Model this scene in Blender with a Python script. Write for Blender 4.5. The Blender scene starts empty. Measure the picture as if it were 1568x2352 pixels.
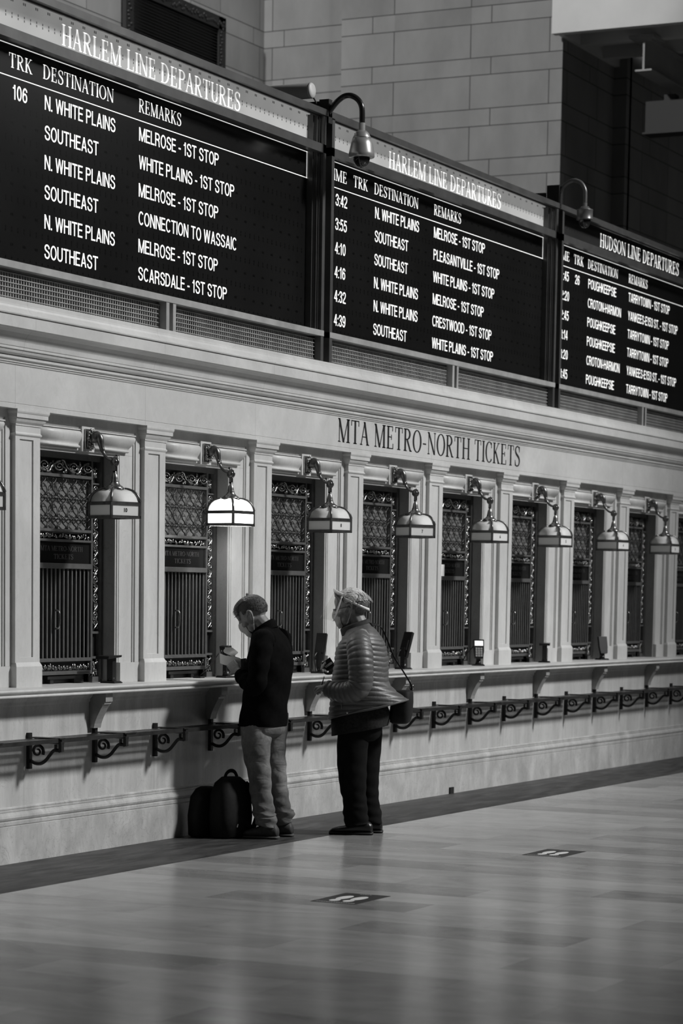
import bpy, bmesh, math, random
from mathutils import Vector, Matrix, Quaternion
random.seed(7)
S = bpy.context.scene
COL = S.collection
PI = math.pi

# ------------------------------------------------------------------ camera
F_PX, PY = 5727.82, 1960.0
YAW, PITCH, ROLL = 1.11413864, -0.10322793, -0.01490501
def cam_rot(a, b, c):
    base = Matrix(((1, 0, 0), (0, 0, -1), (0, 1, 0)))
    ry = Matrix(((math.cos(a), 0, -math.sin(a)), (0, 1, 0), (math.sin(a), 0, math.cos(a))))
    rx = Matrix(((1, 0, 0), (0, math.cos(b), math.sin(b)), (0, -math.sin(b), math.cos(b))))
    rz = Matrix(((math.cos(c), math.sin(c), 0), (-math.sin(c), math.cos(c), 0), (0, 0, 1)))
    return rz @ rx @ ry @ base                     # world -> (right, down, forward)
Rw = cam_rot(YAW, PITCH, ROLL)
cam_d = bpy.data.cameras.new('camera')
cam = bpy.data.objects.new('camera', cam_d); COL.objects.link(cam)
m3 = Matrix((Rw[0], -Rw[1], -Rw[2])).transposed()
cam.matrix_world = Matrix.Translation((0, -8.57, 1.68)) @ m3.to_4x4()
cam_d.sensor_fit = 'VERTICAL'; cam_d.sensor_height = 36.0; cam_d.sensor_width = 24.0
cam_d.lens = F_PX * 36.0 / 2352.0
cam_d.shift_y = (PY - 1176.0) / 2352.0
cam_d.clip_end = 300
cam_d.dof.use_dof = True; cam_d.dof.focus_distance = 16.8; cam_d.dof.aperture_fstop = 3.2
S.camera = cam

# ------------------------------------------------------------------ light
w = bpy.data.worlds.new('hall_ambient'); S.world = w; w.use_nodes = True
bg = w.node_tree.nodes['Background']; bg.inputs[0].default_value = (1, 1, 1, 1); bg.inputs[1].default_value = 0.02
def area(name, loc, target, size, power, size_y=None):
    d = bpy.data.lights.new(name, 'AREA'); d.energy = power; d.size = size
    if size_y: d.shape = 'RECTANGLE'; d.size_y = size_y
    o = bpy.data.objects.new(name, d); COL.objects.link(o); o.location = loc
    o.rotation_euler = (Vector(target) - Vector(loc)).to_track_quat('-Z', 'Y').to_euler()
    return o
def spot(name, loc, target, radius, power, cone, blend):
    d = bpy.data.lights.new(name, 'SPOT'); d.energy = power; d.shadow_soft_size = radius
    d.spot_size = math.radians(cone * 2); d.spot_blend = blend
    o = bpy.data.objects.new(name, d); COL.objects.link(o); o.location = loc
    o.rotation_euler = (Vector(target) - Vector(loc)).to_track_quat('-Z', 'Y').to_euler(); return o
spot('hall_spotlight', (25, -26, 24), (16.9, .5, 2.9), 2.2, 46000, 17, .75)  # unseen key from the hall side; cone shaped to leave the foreground floor darker
area('hall_ceiling_light', (27, -16, 20), (20, -1, 2), 10, 650)  # unseen soft fill added above the hall front in place of ambient
area('east_window_light', (48, -16, 17), (17, -1, 1.5), 7, 1500)
spot('upper_gallery_light', (2, 5.2, 12.5), (28, 4.3, 8.4), .4, 15500, 9, .4)  # unseen spot added to brighten the stone return and canopy face
spot('upper_wall_light', (20, -4, 14), (25, 6.4, 8.4), .6, 4200, 15, .8)  # unseen narrow spot added to brighten the upper left stone wall
S.view_settings.view_transform = 'Standard'; S.view_settings.look = 'None'
S.view_settings.exposure = 0.0; S.view_settings.gamma = 1.0
try: S.view_settings.use_curve_mapping = False
except Exception: pass

# ------------------------------------------------------------------ materials
def nodes_of(name):
    m = bpy.data.materials.new(name); m.use_nodes = True
    nt = m.node_tree; return m, nt, nt.nodes['Principled BSDF']
def val(nt, v):
    return v
def mth(nt, op, a, b=None, c=None):
    n = nt.nodes.new('ShaderNodeMath'); n.operation = op
    for i, v in enumerate((a, b, c)):
        if v is None: continue
        if isinstance(v, (int, float)): n.inputs[i].default_value = v
        else: nt.links.new(v, n.inputs[i])
    return n.outputs[0]
def mixc(nt, fac, a, b):
    n = nt.nodes.new('ShaderNodeMix'); n.data_type = 'RGBA'
    for s, v in (('Factor', fac), ('A', a), ('B', b)):
        k = [x for x in n.inputs if x.name == s and (x.type == 'RGBA' if s != 'Factor' else x.type == 'VALUE')][0]
        if isinstance(v, (int, float)) and s == 'Factor': k.default_value = v
        elif isinstance(v, (int, float)): k.default_value = (v, v, v * .985, 1)
        else: nt.links.new(v, k)
    return [x for x in n.outputs if x.type == 'RGBA'][0]
def pos(nt):
    g = nt.nodes.new('ShaderNodeNewGeometry'); s = nt.nodes.new('ShaderNodeSeparateXYZ')
    nt.links.new(g.outputs['Position'], s.inputs[0]); return g.outputs['Position'], s.outputs
def noise(nt, vec, scale, sx=(1, 1, 1), detail=4, rough=.55, dist=0):
    mp = nt.nodes.new('ShaderNodeMapping'); mp.inputs['Scale'].default_value = sx
    nt.links.new(vec, mp.inputs['Vector'])
    n = nt.nodes.new('ShaderNodeTexNoise'); n.inputs['Scale'].default_value = scale
    n.inputs['Detail'].default_value = detail; n.inputs['Roughness'].default_value = rough
    n.inputs['Distortion'].default_value = dist
    nt.links.new(mp.outputs[0], n.inputs['Vector']); return n.outputs[0]
def ramp(nt, fac, stops):
    r = nt.nodes.new('ShaderNodeValToRGB'); e = r.color_ramp.elements
    while len(e) < len(stops): e.new(.5)
    for k, (p, v) in zip(e, stops): k.position = p; k.color = (v, v, v * .985, 1)
    nt.links.new(fac, r.inputs[0]); return r.outputs[0]
def bump(nt, bs, h, strength=.3, dist=.01):
    b = nt.nodes.new('ShaderNodeBump'); b.inputs['Strength'].default_value = strength; b.inputs['Distance'].default_value = dist
    nt.links.new(h, b.inputs['Height']); nt.links.new(b.outputs[0], bs.inputs['Normal'])
def grey(name, v, rough=.5, metal=0, spec=.5, var=0, scale=8, bmp=0, emit=0, coat=0, obj=False):
    m, nt, bs = nodes_of(name)
    bs.inputs['Base Color'].default_value = (v, v, v * .985, 1); bs.inputs['Roughness'].default_value = rough
    bs.inputs['Metallic'].default_value = metal; bs.inputs['Specular IOR Level'].default_value = spec
    bs.inputs['Coat Weight'].default_value = coat
    if emit:
        bs.inputs['Emission Color'].default_value = (1, 1, .985, 1); bs.inputs['Emission Strength'].default_value = emit
    p, _ = pos(nt)
    n = noise(nt, p, scale)
    nt.links.new(ramp(nt, n, [(.3, v * (1 - var)), (.7, v * (1 + var))]), bs.inputs['Base Color'])
    if bmp: bump(nt, bs, n, bmp, .004)
    return m
def line_mask(nt, coord, period, off, width):
    a = mth(nt, 'SUBTRACT', coord, off); a = mth(nt, 'MODULO', mth(nt, 'ADD', mth(nt, 'MODULO', a, period), period), period)
    return mth(nt, 'LESS_THAN', a, width)
def marble(name, lo, hi, rough=.22, streak=(1, 1, .35), scale=3.2, joint=None, vein=.5, spec=.5):
    m, nt, bs = nodes_of(name); p, s = pos(nt)
    n1 = noise(nt, p, scale, streak, 6, .6, .6); n2 = noise(nt, p, 14, streak, 5, .7, 1.2)
    f = mth(nt, 'ADD', mth(nt, 'MULTIPLY', n1, .7), mth(nt, 'MULTIPLY', n2, .3))
    c = ramp(nt, f, [(.34, lo), (.5, (lo + hi) / 2), (.62, hi)])
    v = noise(nt, p, 5.5, (1, 1, .6), 7, .65, 2.2)
    vm = mth(nt, 'LESS_THAN', mth(nt, 'ABSOLUTE', mth(nt, 'SUBTRACT', v, .5)), .0038)
    c = mixc(nt, mth(nt, 'MULTIPLY', vm, vein), c, lo * .55)
    if joint:
        for (ax, per, off, wd) in joint:
            c = mixc(nt, mth(nt, 'MULTIPLY', line_mask(nt, s[ax], per, off, wd), .55), c, lo * .35)
    nt.links.new(c, bs.inputs['Base Color'])
    bs.inputs['Roughness'].default_value = rough; bs.inputs['Specular IOR Level'].default_value = spec
    return m
M = {}
M['marble'] = marble('pale_marble', .47, .60, .42, joint=None, vein=.3, spec=.4)
M['marble_frieze'] = marble('frieze_marble', .47, .60, .3, (.6, 1, .6), 2.4, [(0, 1.548, 12.95, .003)], .2)
M['marble_wall'] = marble('dado_marble', .40, .58, .3, (1.6, 1, .22), 3.6, [(0, 1.548, 13.0, .003)], .5)
M['marble_base'] = marble('plinth_marble', .34, .55, .3, (1.2, 1, .6), 3.6, [(0, 1.548, 12.6, .003)], .7)
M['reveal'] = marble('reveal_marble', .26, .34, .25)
M['band'] = marble('dark_floor_marble', .010, .075, .5, (.5, 2.2, 1), 4.5, None, .5, .3)
def floor_mat():
    m, nt, bs = nodes_of('polished_floor_marble'); p, s = pos(nt)
    mp = nt.nodes.new('ShaderNodeMapping'); mp.inputs['Rotation'].default_value = (0, 0, PI / 2); nt.links.new(p, mp.inputs['Vector'])
    b = nt.nodes.new('ShaderNodeTexBrick'); nt.links.new(mp.outputs[0], b.inputs['Vector'])
    b.inputs['Color1'].default_value = (.13, .13, .128, 1); b.inputs['Color2'].default_value = (.47, .47, .463, 1)
    b.inputs['Mortar'].default_value = (.16, .16, .158, 1); b.inputs['Scale'].default_value = 1
    b.inputs['Mortar Size'].default_value = .0015; b.inputs['Bias'].default_value = .1
    b.inputs['Brick Width'].default_value = 1.22; b.inputs['Row Height'].default_value = .40
    n = noise(nt, p, 2.6, (.8, .35, 1), 6, .65, 1.5)
    c = mixc(nt, .5, b.outputs[0], ramp(nt, n, [(.3, .14), (.5, .28), (.68, .40)]))
    nt.links.new(c, bs.inputs['Base Color']); bs.inputs['Specular IOR Level'].default_value = .5
    r = noise(nt, p, 5, (1, .6, 1), 4)
    nt.links.new(mth(nt, 'ADD', .13, mth(nt, 'MULTIPLY', r, .14)), bs.inputs['Roughness'])
    return m
M['floor'] = floor_mat()
def ashlar(name, lo, hi):
    m, nt, bs = nodes_of(name); p, s = pos(nt)
    u = mth(nt, 'ADD', s[0], s[1])
    per = .589; z = mth(nt, 'SUBTRACT', s[2], 7.998 - 5.89)
    zz = mth(nt, 'MODULO', z, per)
    tall = mth(nt, 'LESS_THAN', zz, .389)
    hl = mth(nt, 'MAXIMUM', mth(nt, 'LESS_THAN', zz, .011), mth(nt, 'MULTIPLY', mth(nt, 'GREATER_THAN', zz, .389), mth(nt, 'LESS_THAN', zz, .400)))
    vt = mth(nt, 'MULTIPLY', tall, line_mask(nt, u, 1.0, 32.298 - 30, .011))
    vs = mth(nt, 'MULTIPLY', mth(nt, 'SUBTRACT', 1, tall), line_mask(nt, u, 1.55, 32.585 - 31, .011))
    j = mth(nt, 'MAXIMUM', hl, mth(nt, 'MAXIMUM', vt, vs))
    # each block its own tone
    iz = mth(nt, 'ADD', mth(nt, 'MULTIPLY', mth(nt, 'FLOOR', mth(nt, 'DIVIDE', z, per)), 2), tall)
    iu = mth(nt, 'FLOOR', mth(nt, 'SUBTRACT', u, .298))
    cb = nt.nodes.new('ShaderNodeCombineXYZ'); nt.links.new(iu, cb.inputs[0]); nt.links.new(iz, cb.inputs[1])
    wn = nt.nodes.new('ShaderNodeTexWhiteNoise'); nt.links.new(cb.outputs[0], wn.inputs[0])
    n = noise(nt, p, 2.2, (1, 1, .5), 6, .6)
    f = mth(nt, 'ADD', mth(nt, 'MULTIPLY', n, .75), mth(nt, 'MULTIPLY', wn.outputs[0], .25))
    c = ramp(nt, f, [(.3, lo), (.7, hi)])
    c = mixc(nt, j, c, lo * .28)
    nt.links.new(c, bs.inputs['Base Color']); bs.inputs['Roughness'].default_value = .8
    bump(nt, bs, mth(nt, 'SUBTRACT', 1, j), .6, .01)
    return m
M['ashlar'] = ashlar('limestone_ashlar', .19, .28)
M['bronze'] = grey('dark_bronze', .16, .32, .85, .5, .25, 30)
M['bronze_worn'] = grey('polished_bronze', .34, .25, .9, .5, .3, 40)
M['bronze_bar'] = grey('bronze_bar_metal', .15, .4, .45, .5, .15, 20)
M['lattice'] = grey('dark_lattice_bronze', .03, .35, .3, .5, .15, 20)
M['iron'] = grey('black_iron', .022, .4, .3, .5, .2, 20)
M['shelf_metal'] = grey('dark_shelf_metal', .055, .3, .6, .5, .3, 14)
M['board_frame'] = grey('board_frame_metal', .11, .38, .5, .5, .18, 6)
M['board_frame_lit'] = grey('board_sill_metal', .36, .4, .15, .5, .18, 7)  # paler metal for the board sills and vent mesh
M['black'] = grey('matt_black', .012, .6, 0, .4, .2)
M['dark'] = grey('dark_interior', .02, .8, 0, .2, .3, 3)
M['glass_dark'] = grey('dark_window_glass', .018, .06, 0, .6, .1)
M['frost'] = grey('frosted_glass', .17, .35, 0, .5, .12, 5)
M['sign_plate'] = grey('black_sign_plate', .012, .18, 0, .5, .1)
M['sign_text'] = grey('dim_sign_lettering', .05, .5)
M['letter_ink'] = grey('incised_black_letter', .012, .5)
M['lcd_text'] = grey('lit_display_letter', .7, .5, emit=.62)
M['lcd_header'] = grey('lit_header_letter', .7, .5, emit=.66)
def opal():
    m, nt, bs = nodes_of('opal_lamp_glass')
    bs.inputs['Base Color'].default_value = (.95, .95, .94, 1); bs.inputs['Roughness'].default_value = .2
    t = nt.nodes.new('ShaderNodeBsdfTranslucent'); t.inputs[0].default_value = (.95, .95, .94, 1)
    mx = nt.nodes.new('ShaderNodeMixShader'); mx.inputs[0].default_value = .35
    nt.links.new(bs.outputs[0], mx.inputs[1]); nt.links.new(t.outputs[0], mx.inputs[2])
    nt.links.new(mx.outputs[0], nt.nodes['Material Output'].inputs['Surface']); return m
M['milk'] = opal()
M['milk_lit'] = grey('lit_opal_glass', .9, .3, 0, .5, 0, 6, emit=3.6)
M['white_plastic'] = grey('white_plastic', .7, .4)
M['cam_silver'] = grey('silver_camera_paint', .42, .3, .6, .5, .05)
M['cam_dark'] = grey('dark_grey_paint', .13, .35, .4)
M['pipe_black'] = grey('gloss_black_pipe', .02, .18, .2, .6)
M['dome'] = grey('smoked_dome', .01, .05, 0, .7)
M['black_plastic'] = grey('black_plastic', .014, .35, 0, .5, .1)
M['screen'] = grey('lit_terminal_screen', .7, .3, emit=.75)
M['key'] = grey('pale_key', .5, .5)
M['skin'] = grey('skin', .20, .45, 0, .4, .12, 40, .05)
M['skin2'] = grey('skin_older', .24, .45, 0, .4, .15, 40, .08)
M['hair_dark'] = grey('short_dark_hair', .045, .65, 0, .35, .5, 120, .6)
M['hair_top'] = grey('greying_top_hair', .16, .5, 0, .5, .5, 140, .4)  # lighter strands over the top of the head
M['hair_white'] = grey('white_hair', .55, .5, 0, .5, .25, 70, .4)
M['hair_grey'] = grey('grey_side_hair', .10, .5, 0, .5, .3, 90, .4)
M['mask'] = grey('surgical_mask_fabric', .42, .7, 0, .2, .06, 60)
M['loop'] = grey('white_elastic', .6, .6)
M['jacket'] = grey('black_jacket_cloth', .004, .9, 0, .05, .3, 30, .3)
M['jeans'] = None
M['pants'] = grey('black_trouser_cloth', .006, .9, 0, .1, .3, 20)
M['shirt'] = grey('dark_wool_cloth', .018, .9, 0, .15, .4, 60, .2)
M['puffer'] = grey('grey_nylon_quilt', .085, .45, 0, .5, .1, 45, .35)
M['shoe'] = grey('black_leather', .012, .28, 0, .5, .2, 20)
M['boot'] = grey('worn_shoe_leather', .05, .6, 0, .3, .3, 30)
M['sole'] = grey('rubber_sole', .06, .8)
M['bag'] = grey('black_bag_nylon', .008, .7, 0, .2, .3, 40, .2)
M['paper'] = grey('white_paper', .8, .6, 0, .3, .04)
M['chrome'] = grey('bright_metal', .6, .2, 1)
M['canopy'] = grey('white_painted_steel', .62, .6, 0, .3, .06, 2)
M['beam'] = grey('grey_painted_steel', .30, .6, 0, .3, .1, 3)
M['sticker'] = grey('black_floor_vinyl', .02, .4, 0, .4, .1)
M['sticker_white'] = grey('white_floor_print', .62, .5)
def jeans_mat():
    m, nt, bs = nodes_of('faded_denim'); p, s = pos(nt)
    n = noise(nt, p, 7, (1, 1, .8), 5, .6); n2 = noise(nt, p, 260, (1, 1, .3), 2)
    f = mth(nt, 'ADD', mth(nt, 'MULTIPLY', n, .85), mth(nt, 'MULTIPLY', n2, .15))
    nt.links.new(ramp(nt, f, [(.35, .09), (.55, .17), (.7, .28)]), bs.inputs['Base Color'])
    bs.inputs['Roughness'].default_value = .9; bs.inputs['Specular IOR Level'].default_value = .15
    bump(nt, bs, noise(nt, p, 8, (1, 1, 1.8), 2, .5, .6), .45, .04)
    return m
M['jeans'] = jeans_mat()
def panel_mat(name, base, dot, rough, glow=0):
    m, nt, bs = nodes_of(name); p, s = pos(nt)
    def sq(cx, per, off, wd): return line_mask(nt, s[cx], per, off, wd)
    dense = mth(nt, 'MULTIPLY', sq(0, .0680, .01, .012), sq(2, .182, .04, .034))
    dense = mth(nt, 'MULTIPLY', dense, mth(nt, 'SUBTRACT', 1, sq(2, .182, .054, .006)))
    pair = mth(nt, 'MULTIPLY', sq(0, .136, .0, .032), mth(nt, 'SUBTRACT', 1, sq(0, .136, .014, .005)))
    sparse = mth(nt, 'MULTIPLY', pair, sq(2, .182, .139, .016))
    d = mth(nt, 'MAXIMUM', dense, sparse)
    n = noise(nt, p, 1.2, (1, 1, 1), 2)
    c = mixc(nt, d, ramp(nt, n, [(.3, base * .8), (.7, base * 1.2)]), dot)
    nt.links.new(c, bs.inputs['Base Color']); bs.inputs['Roughness'].default_value = rough
    bs.inputs['Specular IOR Level'].default_value = .3
    if glow:
        nt.links.new(c, bs.inputs['Emission Color']); bs.inputs['Emission Strength'].default_value = glow
    return m
M['lcd'] = panel_mat('departure_display_glass', .009, .002, .2)
M['lcd_head'] = panel_mat('pale_header_glass', .30, .08, .25, .72)  # pale base and glow stand in for a bright reflection in the glass
M['lcd_head_dark'] = panel_mat('dark_header_glass', .030, .006, .25)
def clear_mat():
    m, nt, bs = nodes_of('clear_visor_plastic')
    out = nt.nodes['Material Output']
    t = nt.nodes.new('ShaderNodeBsdfTransparent'); t.inputs[0].default_value = (.96, .96, .95, 1)
    g = nt.nodes.new('ShaderNodeBsdfGlossy'); g.inputs['Roughness'].default_value = .08
    mx = nt.nodes.new('ShaderNodeMixShader'); mx.inputs[0].default_value = .05
    nt.links.new(t.outputs[0], mx.inputs[1]); nt.links.new(g.outputs[0], mx.inputs[2])
    nt.links.new(mx.outputs[0], out.inputs['Surface']); return m
M['visor'] = clear_mat()

# ------------------------------------------------------------------ mesh builder
class MB:
    def __init__(s): s.v = []; s.f = []; s.sm = []
    def add(s, vs, fs, smooth=False):
        o = len(s.v); s.v += [tuple(v) for v in vs]; s.f += [[i + o for i in f] for f in fs]; s.sm += [smooth] * len(fs); return s
    def box(s, x0, x1, y0, y1, z0, z1):
        vs = [(x, y, z) for z in (z0, z1) for y in (y0, y1) for x in (x0, x1)]
        return s.add(vs, [(0, 2, 3, 1), (4, 5, 7, 6), (0, 1, 5, 4), (2, 6, 7, 3), (0, 4, 6, 2), (1, 3, 7, 5)])
    def sweepx(s, prof, xa, xb, smooth=False, xoff=None):
        n = len(prof); xo = xoff or [0] * n
        vs = [(xa, y, z) for y, z in prof] + [(xb - xo[i], y, z) for i, (y, z) in enumerate(prof)]
        fs = [(i, (i + 1) % n, (i + 1) % n + n, i + n) for i in range(n)]
        s.add(vs, fs, smooth); o = len(s.v) - 2 * n
        s.f += [[o + i for i in range(n)][::-1], [o + n + i for i in range(n)]]; s.sm += [False, False]; return s
    def prism(s, poly, a, b, ax='y'):
        n = len(poly)
        mk = {'y': lambda p, t: (p[0], t, p[1]), 'x': lambda p, t: (t, p[0], p[1]), 'z': lambda p, t: (p[0], p[1], t)}[ax]
        vs = [mk(p, a) for p in poly] + [mk(p, b) for p in poly]
        fs = [(i, (i + 1) % n, (i + 1) % n + n, i + n) for i in range(n)] + [list(range(n))[::-1], list(range(n, 2 * n))]
        return s.add(vs, fs)
    def rings(s, rs, closed=True, cap=True, smooth=True):
        n = len(rs[0]); vs = [p for r in rs for p in r]; fs = []
        for k in range(len(rs) - 1):
            for i in range(n if closed else n - 1):
                j = (i + 1) % n; fs.append((k * n + i, k * n + j, (k + 1) * n + j, (k + 1) * n + i))
        if cap and closed: fs += [list(range(n))[::-1], list(range((len(rs) - 1) * n, len(rs) * n))]
        return s.add(vs, fs, smooth)
    def tube(s, pts, r, n=8, cap=True, smooth=True, flat=1.0, up=None):
        pts = [Vector(p) for p in pts]; m = len(pts)
        rr = r if isinstance(r, (list, tuple)) else [r] * m
        prev = None; rs = []
        for i, p in enumerate(pts):
            t = (pts[min(i + 1, m - 1)] - pts[max(i - 1, 0)]).normalized()
            if prev is None:
                u = Vector(up) if up else (Vector((0, 0, 1)) if abs(t.z) < .9 else Vector((1, 0, 0)))
            else: u = prev
            u = (u - t * u.dot(t)); u = u.normalized() if u.length > 1e-6 else t.orthogonal().normalized()
            prev = u; v = t.cross(u)
            rs.append([p + u * (math.cos(2 * PI * k / n) * rr[i]) + v * (math.sin(2 * PI * k / n) * rr[i] * flat) for k in range(n)])
        return s.rings(rs, True, cap, smooth)
    def ell(s, c, r, n=16, m=10, rot=None, fn=None):
        c = Vector(c); rs = []
        for i in range(m + 1):
            th = PI * i / m; ring = []
            for k in range(n):
                ph = 2 * PI * k / n
                d = Vector((math.sin(th) * math.cos(ph), math.sin(th) * math.sin(ph), math.cos(th)))
                q = Vector((d.x * r[0], d.y * r[1], d.z * r[2])) * (fn(d) if fn else 1)
                if rot: q = rot @ q
                ring.append(c + q)
            rs.append(ring)
        return s.rings(rs, True, False, True)
    def lathe(s, prof, c=(0, 0, 0), n=20, axis='z'):
        rs = []
        for r, z in prof:
            ring = []
            for k in range(n):
                a = 2 * PI * k / n; x, y = r * math.cos(a), r * math.sin(a)
                if axis == 'z': q = (c[0] + x, c[1] + y, c[2] + z)
                elif axis == 'y': q = (c[0] + x, c[1] + z, c[2] + y)
                else: q = (c[0] + z, c[1] + x, c[2] + y)
                ring.append(q)
            rs.append(ring)
        return s.rings(rs, True, True, True)
    def shift(s, d):
        s.v = [(a + d[0], b + d[1], c + d[2]) for a, b, c in s.v]; return s
    def xf(s, mat):
        s.v = [tuple(mat @ Vector(v)) for v in s.v]; return s
    def join(s, o): return s.add(o.v, o.f) if not o.f else s._j(o)
    def _j(s, o):
        k = len(s.v); s.v += o.v; s.f += [[i + k for i in f] for f in o.f]; s.sm += o.sm; return s
    def mesh(s, name, mat):
        me = bpy.data.meshes.new(name); me.from_pydata(s.v, [], s.f)
        me.polygons.foreach_set('use_smooth', s.sm); me.materials.append(mat)
        bm = bmesh.new(); bm.from_mesh(me); bmesh.ops.recalc_face_normals(bm, faces=bm.faces); bm.to_mesh(me); bm.free()
        me.update(); return me
    def build(s, name, mat, parent=None, loc=(0, 0, 0)):
        o = bpy.data.objects.new(name, s.mesh(name, mat)); COL.objects.link(o); o.location = loc
        if parent: o.parent = parent
        return o
def tag(o, label=None, cat=None, group=None, kind=None):
    if label: o['label'] = label
    if cat: o['category'] = cat
    if group: o['group'] = group
    if kind: o['kind'] = kind
    return o
def empty(name, loc, label, cat, group=None, rz=0):
    o = bpy.data.objects.new(name, None); COL.objects.link(o); o.location = loc; o.rotation_euler = (0, 0, rz); o.empty_display_size = .1
    return tag(o, label, cat, group)
def struct(mb, name, mat, parent=None):
    o = mb.build(name, mat, parent)
    if not parent: o['kind'] = 'structure'
    return o
def copy_tree(o, parent=None):
    c = o.copy(); COL.objects.link(c)
    if parent: c.parent = parent
    for ch in list(o.children): copy_tree(ch, c)
    return c
def cr(pts, n=6):
    """smooth curve through points"""
    P = [Vector(p) for p in pts]; out = []
    for i in range(len(P) - 1):
        a, b, c, d = P[max(i - 1, 0)], P[i], P[i + 1], P[min(i + 2, len(P) - 1)]
        for k in range(n):
            t = k / n
            out.append(.5 * ((2 * b) + (c - a) * t + (2 * a - 5 * b + 4 * c - d) * t * t + (3 * b - a - 3 * c + d) * t ** 3))
    out.append(P[-1]); return out

# ------------------------------------------------------------------ lettering
def sans(txt, extrude=0.0, bold=0.0):
    """flat letter outlines in x-z with cap height about .73 of the size"""
    cu = bpy.data.curves.new('txt', 'FONT'); cu.body = txt; cu.resolution_u = 3; cu.offset = bold
    o = bpy.data.objects.new('txt', cu); COL.objects.link(o)
    dg = bpy.context.evaluated_depsgraph_get(); me = bpy.data.meshes.new_from_object(o.evaluated_get(dg))
    mb = MB(); mb.add([(v.co.x, 0, v.co.y) for v in me.vertices], [list(p.vertices) for p in me.polygons])
    bpy.data.objects.remove(o); bpy.data.curves.remove(cu); bpy.data.meshes.remove(me); return mb
TH, TN, SF = .115, .044, .055
def stroke(pts, ws, closed=False):
    n = len(pts); L = []; Rr = []
    for i, (x, z) in enumerate(pts):
        if closed: a, b = pts[(i - 1) % n], pts[(i + 1) % n]
        else: a, b = pts[max(i - 1, 0)], pts[min(i + 1, n - 1)]
        dx, dz = b[0] - a[0], b[1] - a[1]; l = math.hypot(dx, dz) or 1
        h = ws[i] / 2; L.append((x - dz / l * h, z + dx / l * h)); Rr.append((x + dz / l * h, z - dx / l * h))
    q = []
    for i in range(n if closed else n - 1):
        j = (i + 1) % n; q.append([L[i], Rr[i], Rr[j], L[j]])
    return q
def rect(a, b, c, d): return [[(a, c), (b, c), (b, d), (a, d)]]
def stem(x, wd=TH, bot=True, top=True):
    q = rect(x, x + wd, 0, 1)
    if bot: q += rect(x - SF, x + wd + SF, 0, TN)
    if top: q += rect(x - SF, x + wd + SF, 1 - TN, 1)
    return q
def diag(x0, z0, x1, z1, wd): return [[(x0 - wd / 2, z0), (x0 + wd / 2, z0), (x1 + wd / 2, z1), (x1 - wd / 2, z1)]]
def arc(cx, cz, rx, rz, a0, a1, n=18, tk=TH, tn=TN):
    p = []; ws = []
    for i in range(n + 1):
        a = math.radians(a0 + (a1 - a0) * i / n); p.append((cx + rx * math.cos(a), cz + rz * math.sin(a))); ws.append(tn + (tk - tn) * abs(math.cos(a)) ** 1.3)
    return stroke(p, ws)
def vser(x, z0, z1): return rect(x - TN / 2, x + TN / 2, z0, z1)
def glyph(c):
    if c == 'I': return stem(.06), .22
    if c == 'H': return stem(.06) + stem(.46) + rect(.1, .5, .49, .49 + TN), .64
    if c == 'L': return stem(.06) + rect(.1, .47, 0, TN) + vser(.46, 0, .24), .52
    if c == 'E': return stem(.06) + rect(.1, .45, 0, TN) + rect(.1, .42, 1 - TN, 1) + rect(.1, .34, .5, .5 + TN) + vser(.45, 0, .24) + vser(.42, .78, 1) + vser(.34, .4, .63), .53
    if c == 'T': return stem(.22, top=False) + rect(.02, .53, 1 - TN, 1) + vser(.035, .76, 1) + vser(.515, .76, 1), .56
    if c == 'M': return stem(.06, TN, True, False) + stem(.60, TH) + diag(.36, 0, .075, 1, TH) + diag(.36, 0, .63, 1, TN * 1.2) + rect(-.0, .1, 1 - TN, 1), .78
    if c == 'N': return stem(.06, TN, True, False) + stem(.52, TN, False, True) + diag(.52, 0, .08, 1, TH) + rect(0, .1, 1 - TN, 1), .62
    if c == 'A': return diag(.06, 0, .29, 1, TN * 1.2) + diag(.50, 0, .28, 1, TH) + rect(.14, .43, .33, .33 + TN) + rect(-.01, .14, 0, TN) + rect(.41, .60, 0, TN), .6
    if c == 'K': return stem(.06) + diag(.13, .42, .47, 1, TN * 1.3) + diag(.50, 0, .22, .58, TH) + rect(.38, .56, 1 - TN, 1) + rect(.40, .60, 0, TN), .6
    if c == 'P': return stem(.06) + arc(.24, .755, .21, .227, -90, 90) + rect(.1, .25, 1 - TN, 1) + rect(.1, .25, .51, .51 + TN), .5
    if c == 'R': return stem(.06) + arc(.23, .755, .21, .227, -90, 90) + rect(.1, .25, 1 - TN, 1) + rect(.1, .25, .51, .51 + TN) + diag(.50, 0, .25, .52, TH) + rect(.44, .60, 0, TN), .59
    if c == 'D': return stem(.06) + arc(.22, .5, .33, .482, -90, 90, 24) + rect(.1, .23, 1 - TN, 1) + rect(.1, .23, 0, TN), .64
    if c == 'O': return arc(.33, .5, .27, .485, 0, 360, 36), .66
    if c == 'C': return arc(.32, .5, .26, .485, 48, 318, 30) + vser(.50, .70, .97), .57
    if c == 'U': return rect(.06, .165, .3, 1) + rect(.46, .46 + TN, .3, 1) + arc(.295, .3, .183, .285, 180, 360, 18) + rect(0, .22, 1 - TN, 1) + rect(.40, .56, 1 - TN, 1), .58
    if c == 'S':
        p = [(.40, .80), (.37, .92), (.25, .98), (.12, .92), (.07, .78), (.13, .63), (.25, .53), (.37, .42), (.42, .25), (.36, .08), (.22, .015), (.10, .06), (.06, .2)]
        q = cr([(a, 0, b) for a, b in p], 3); q = [(v.x, v.z) for v in q]; n = len(q)
        ws = [TN + (TH * .95 - TN) * math.exp(-((i / (n - 1) - .5) / .2) ** 2) + .02 for i in range(n)]
        return stroke(q, ws) + vser(.41, .70, .98) + vser(.055, .02, .3), .49
    if c == '-': return rect(.04, .28, .40, .40 + TN * 1.4), .33
    return [], .3
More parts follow.
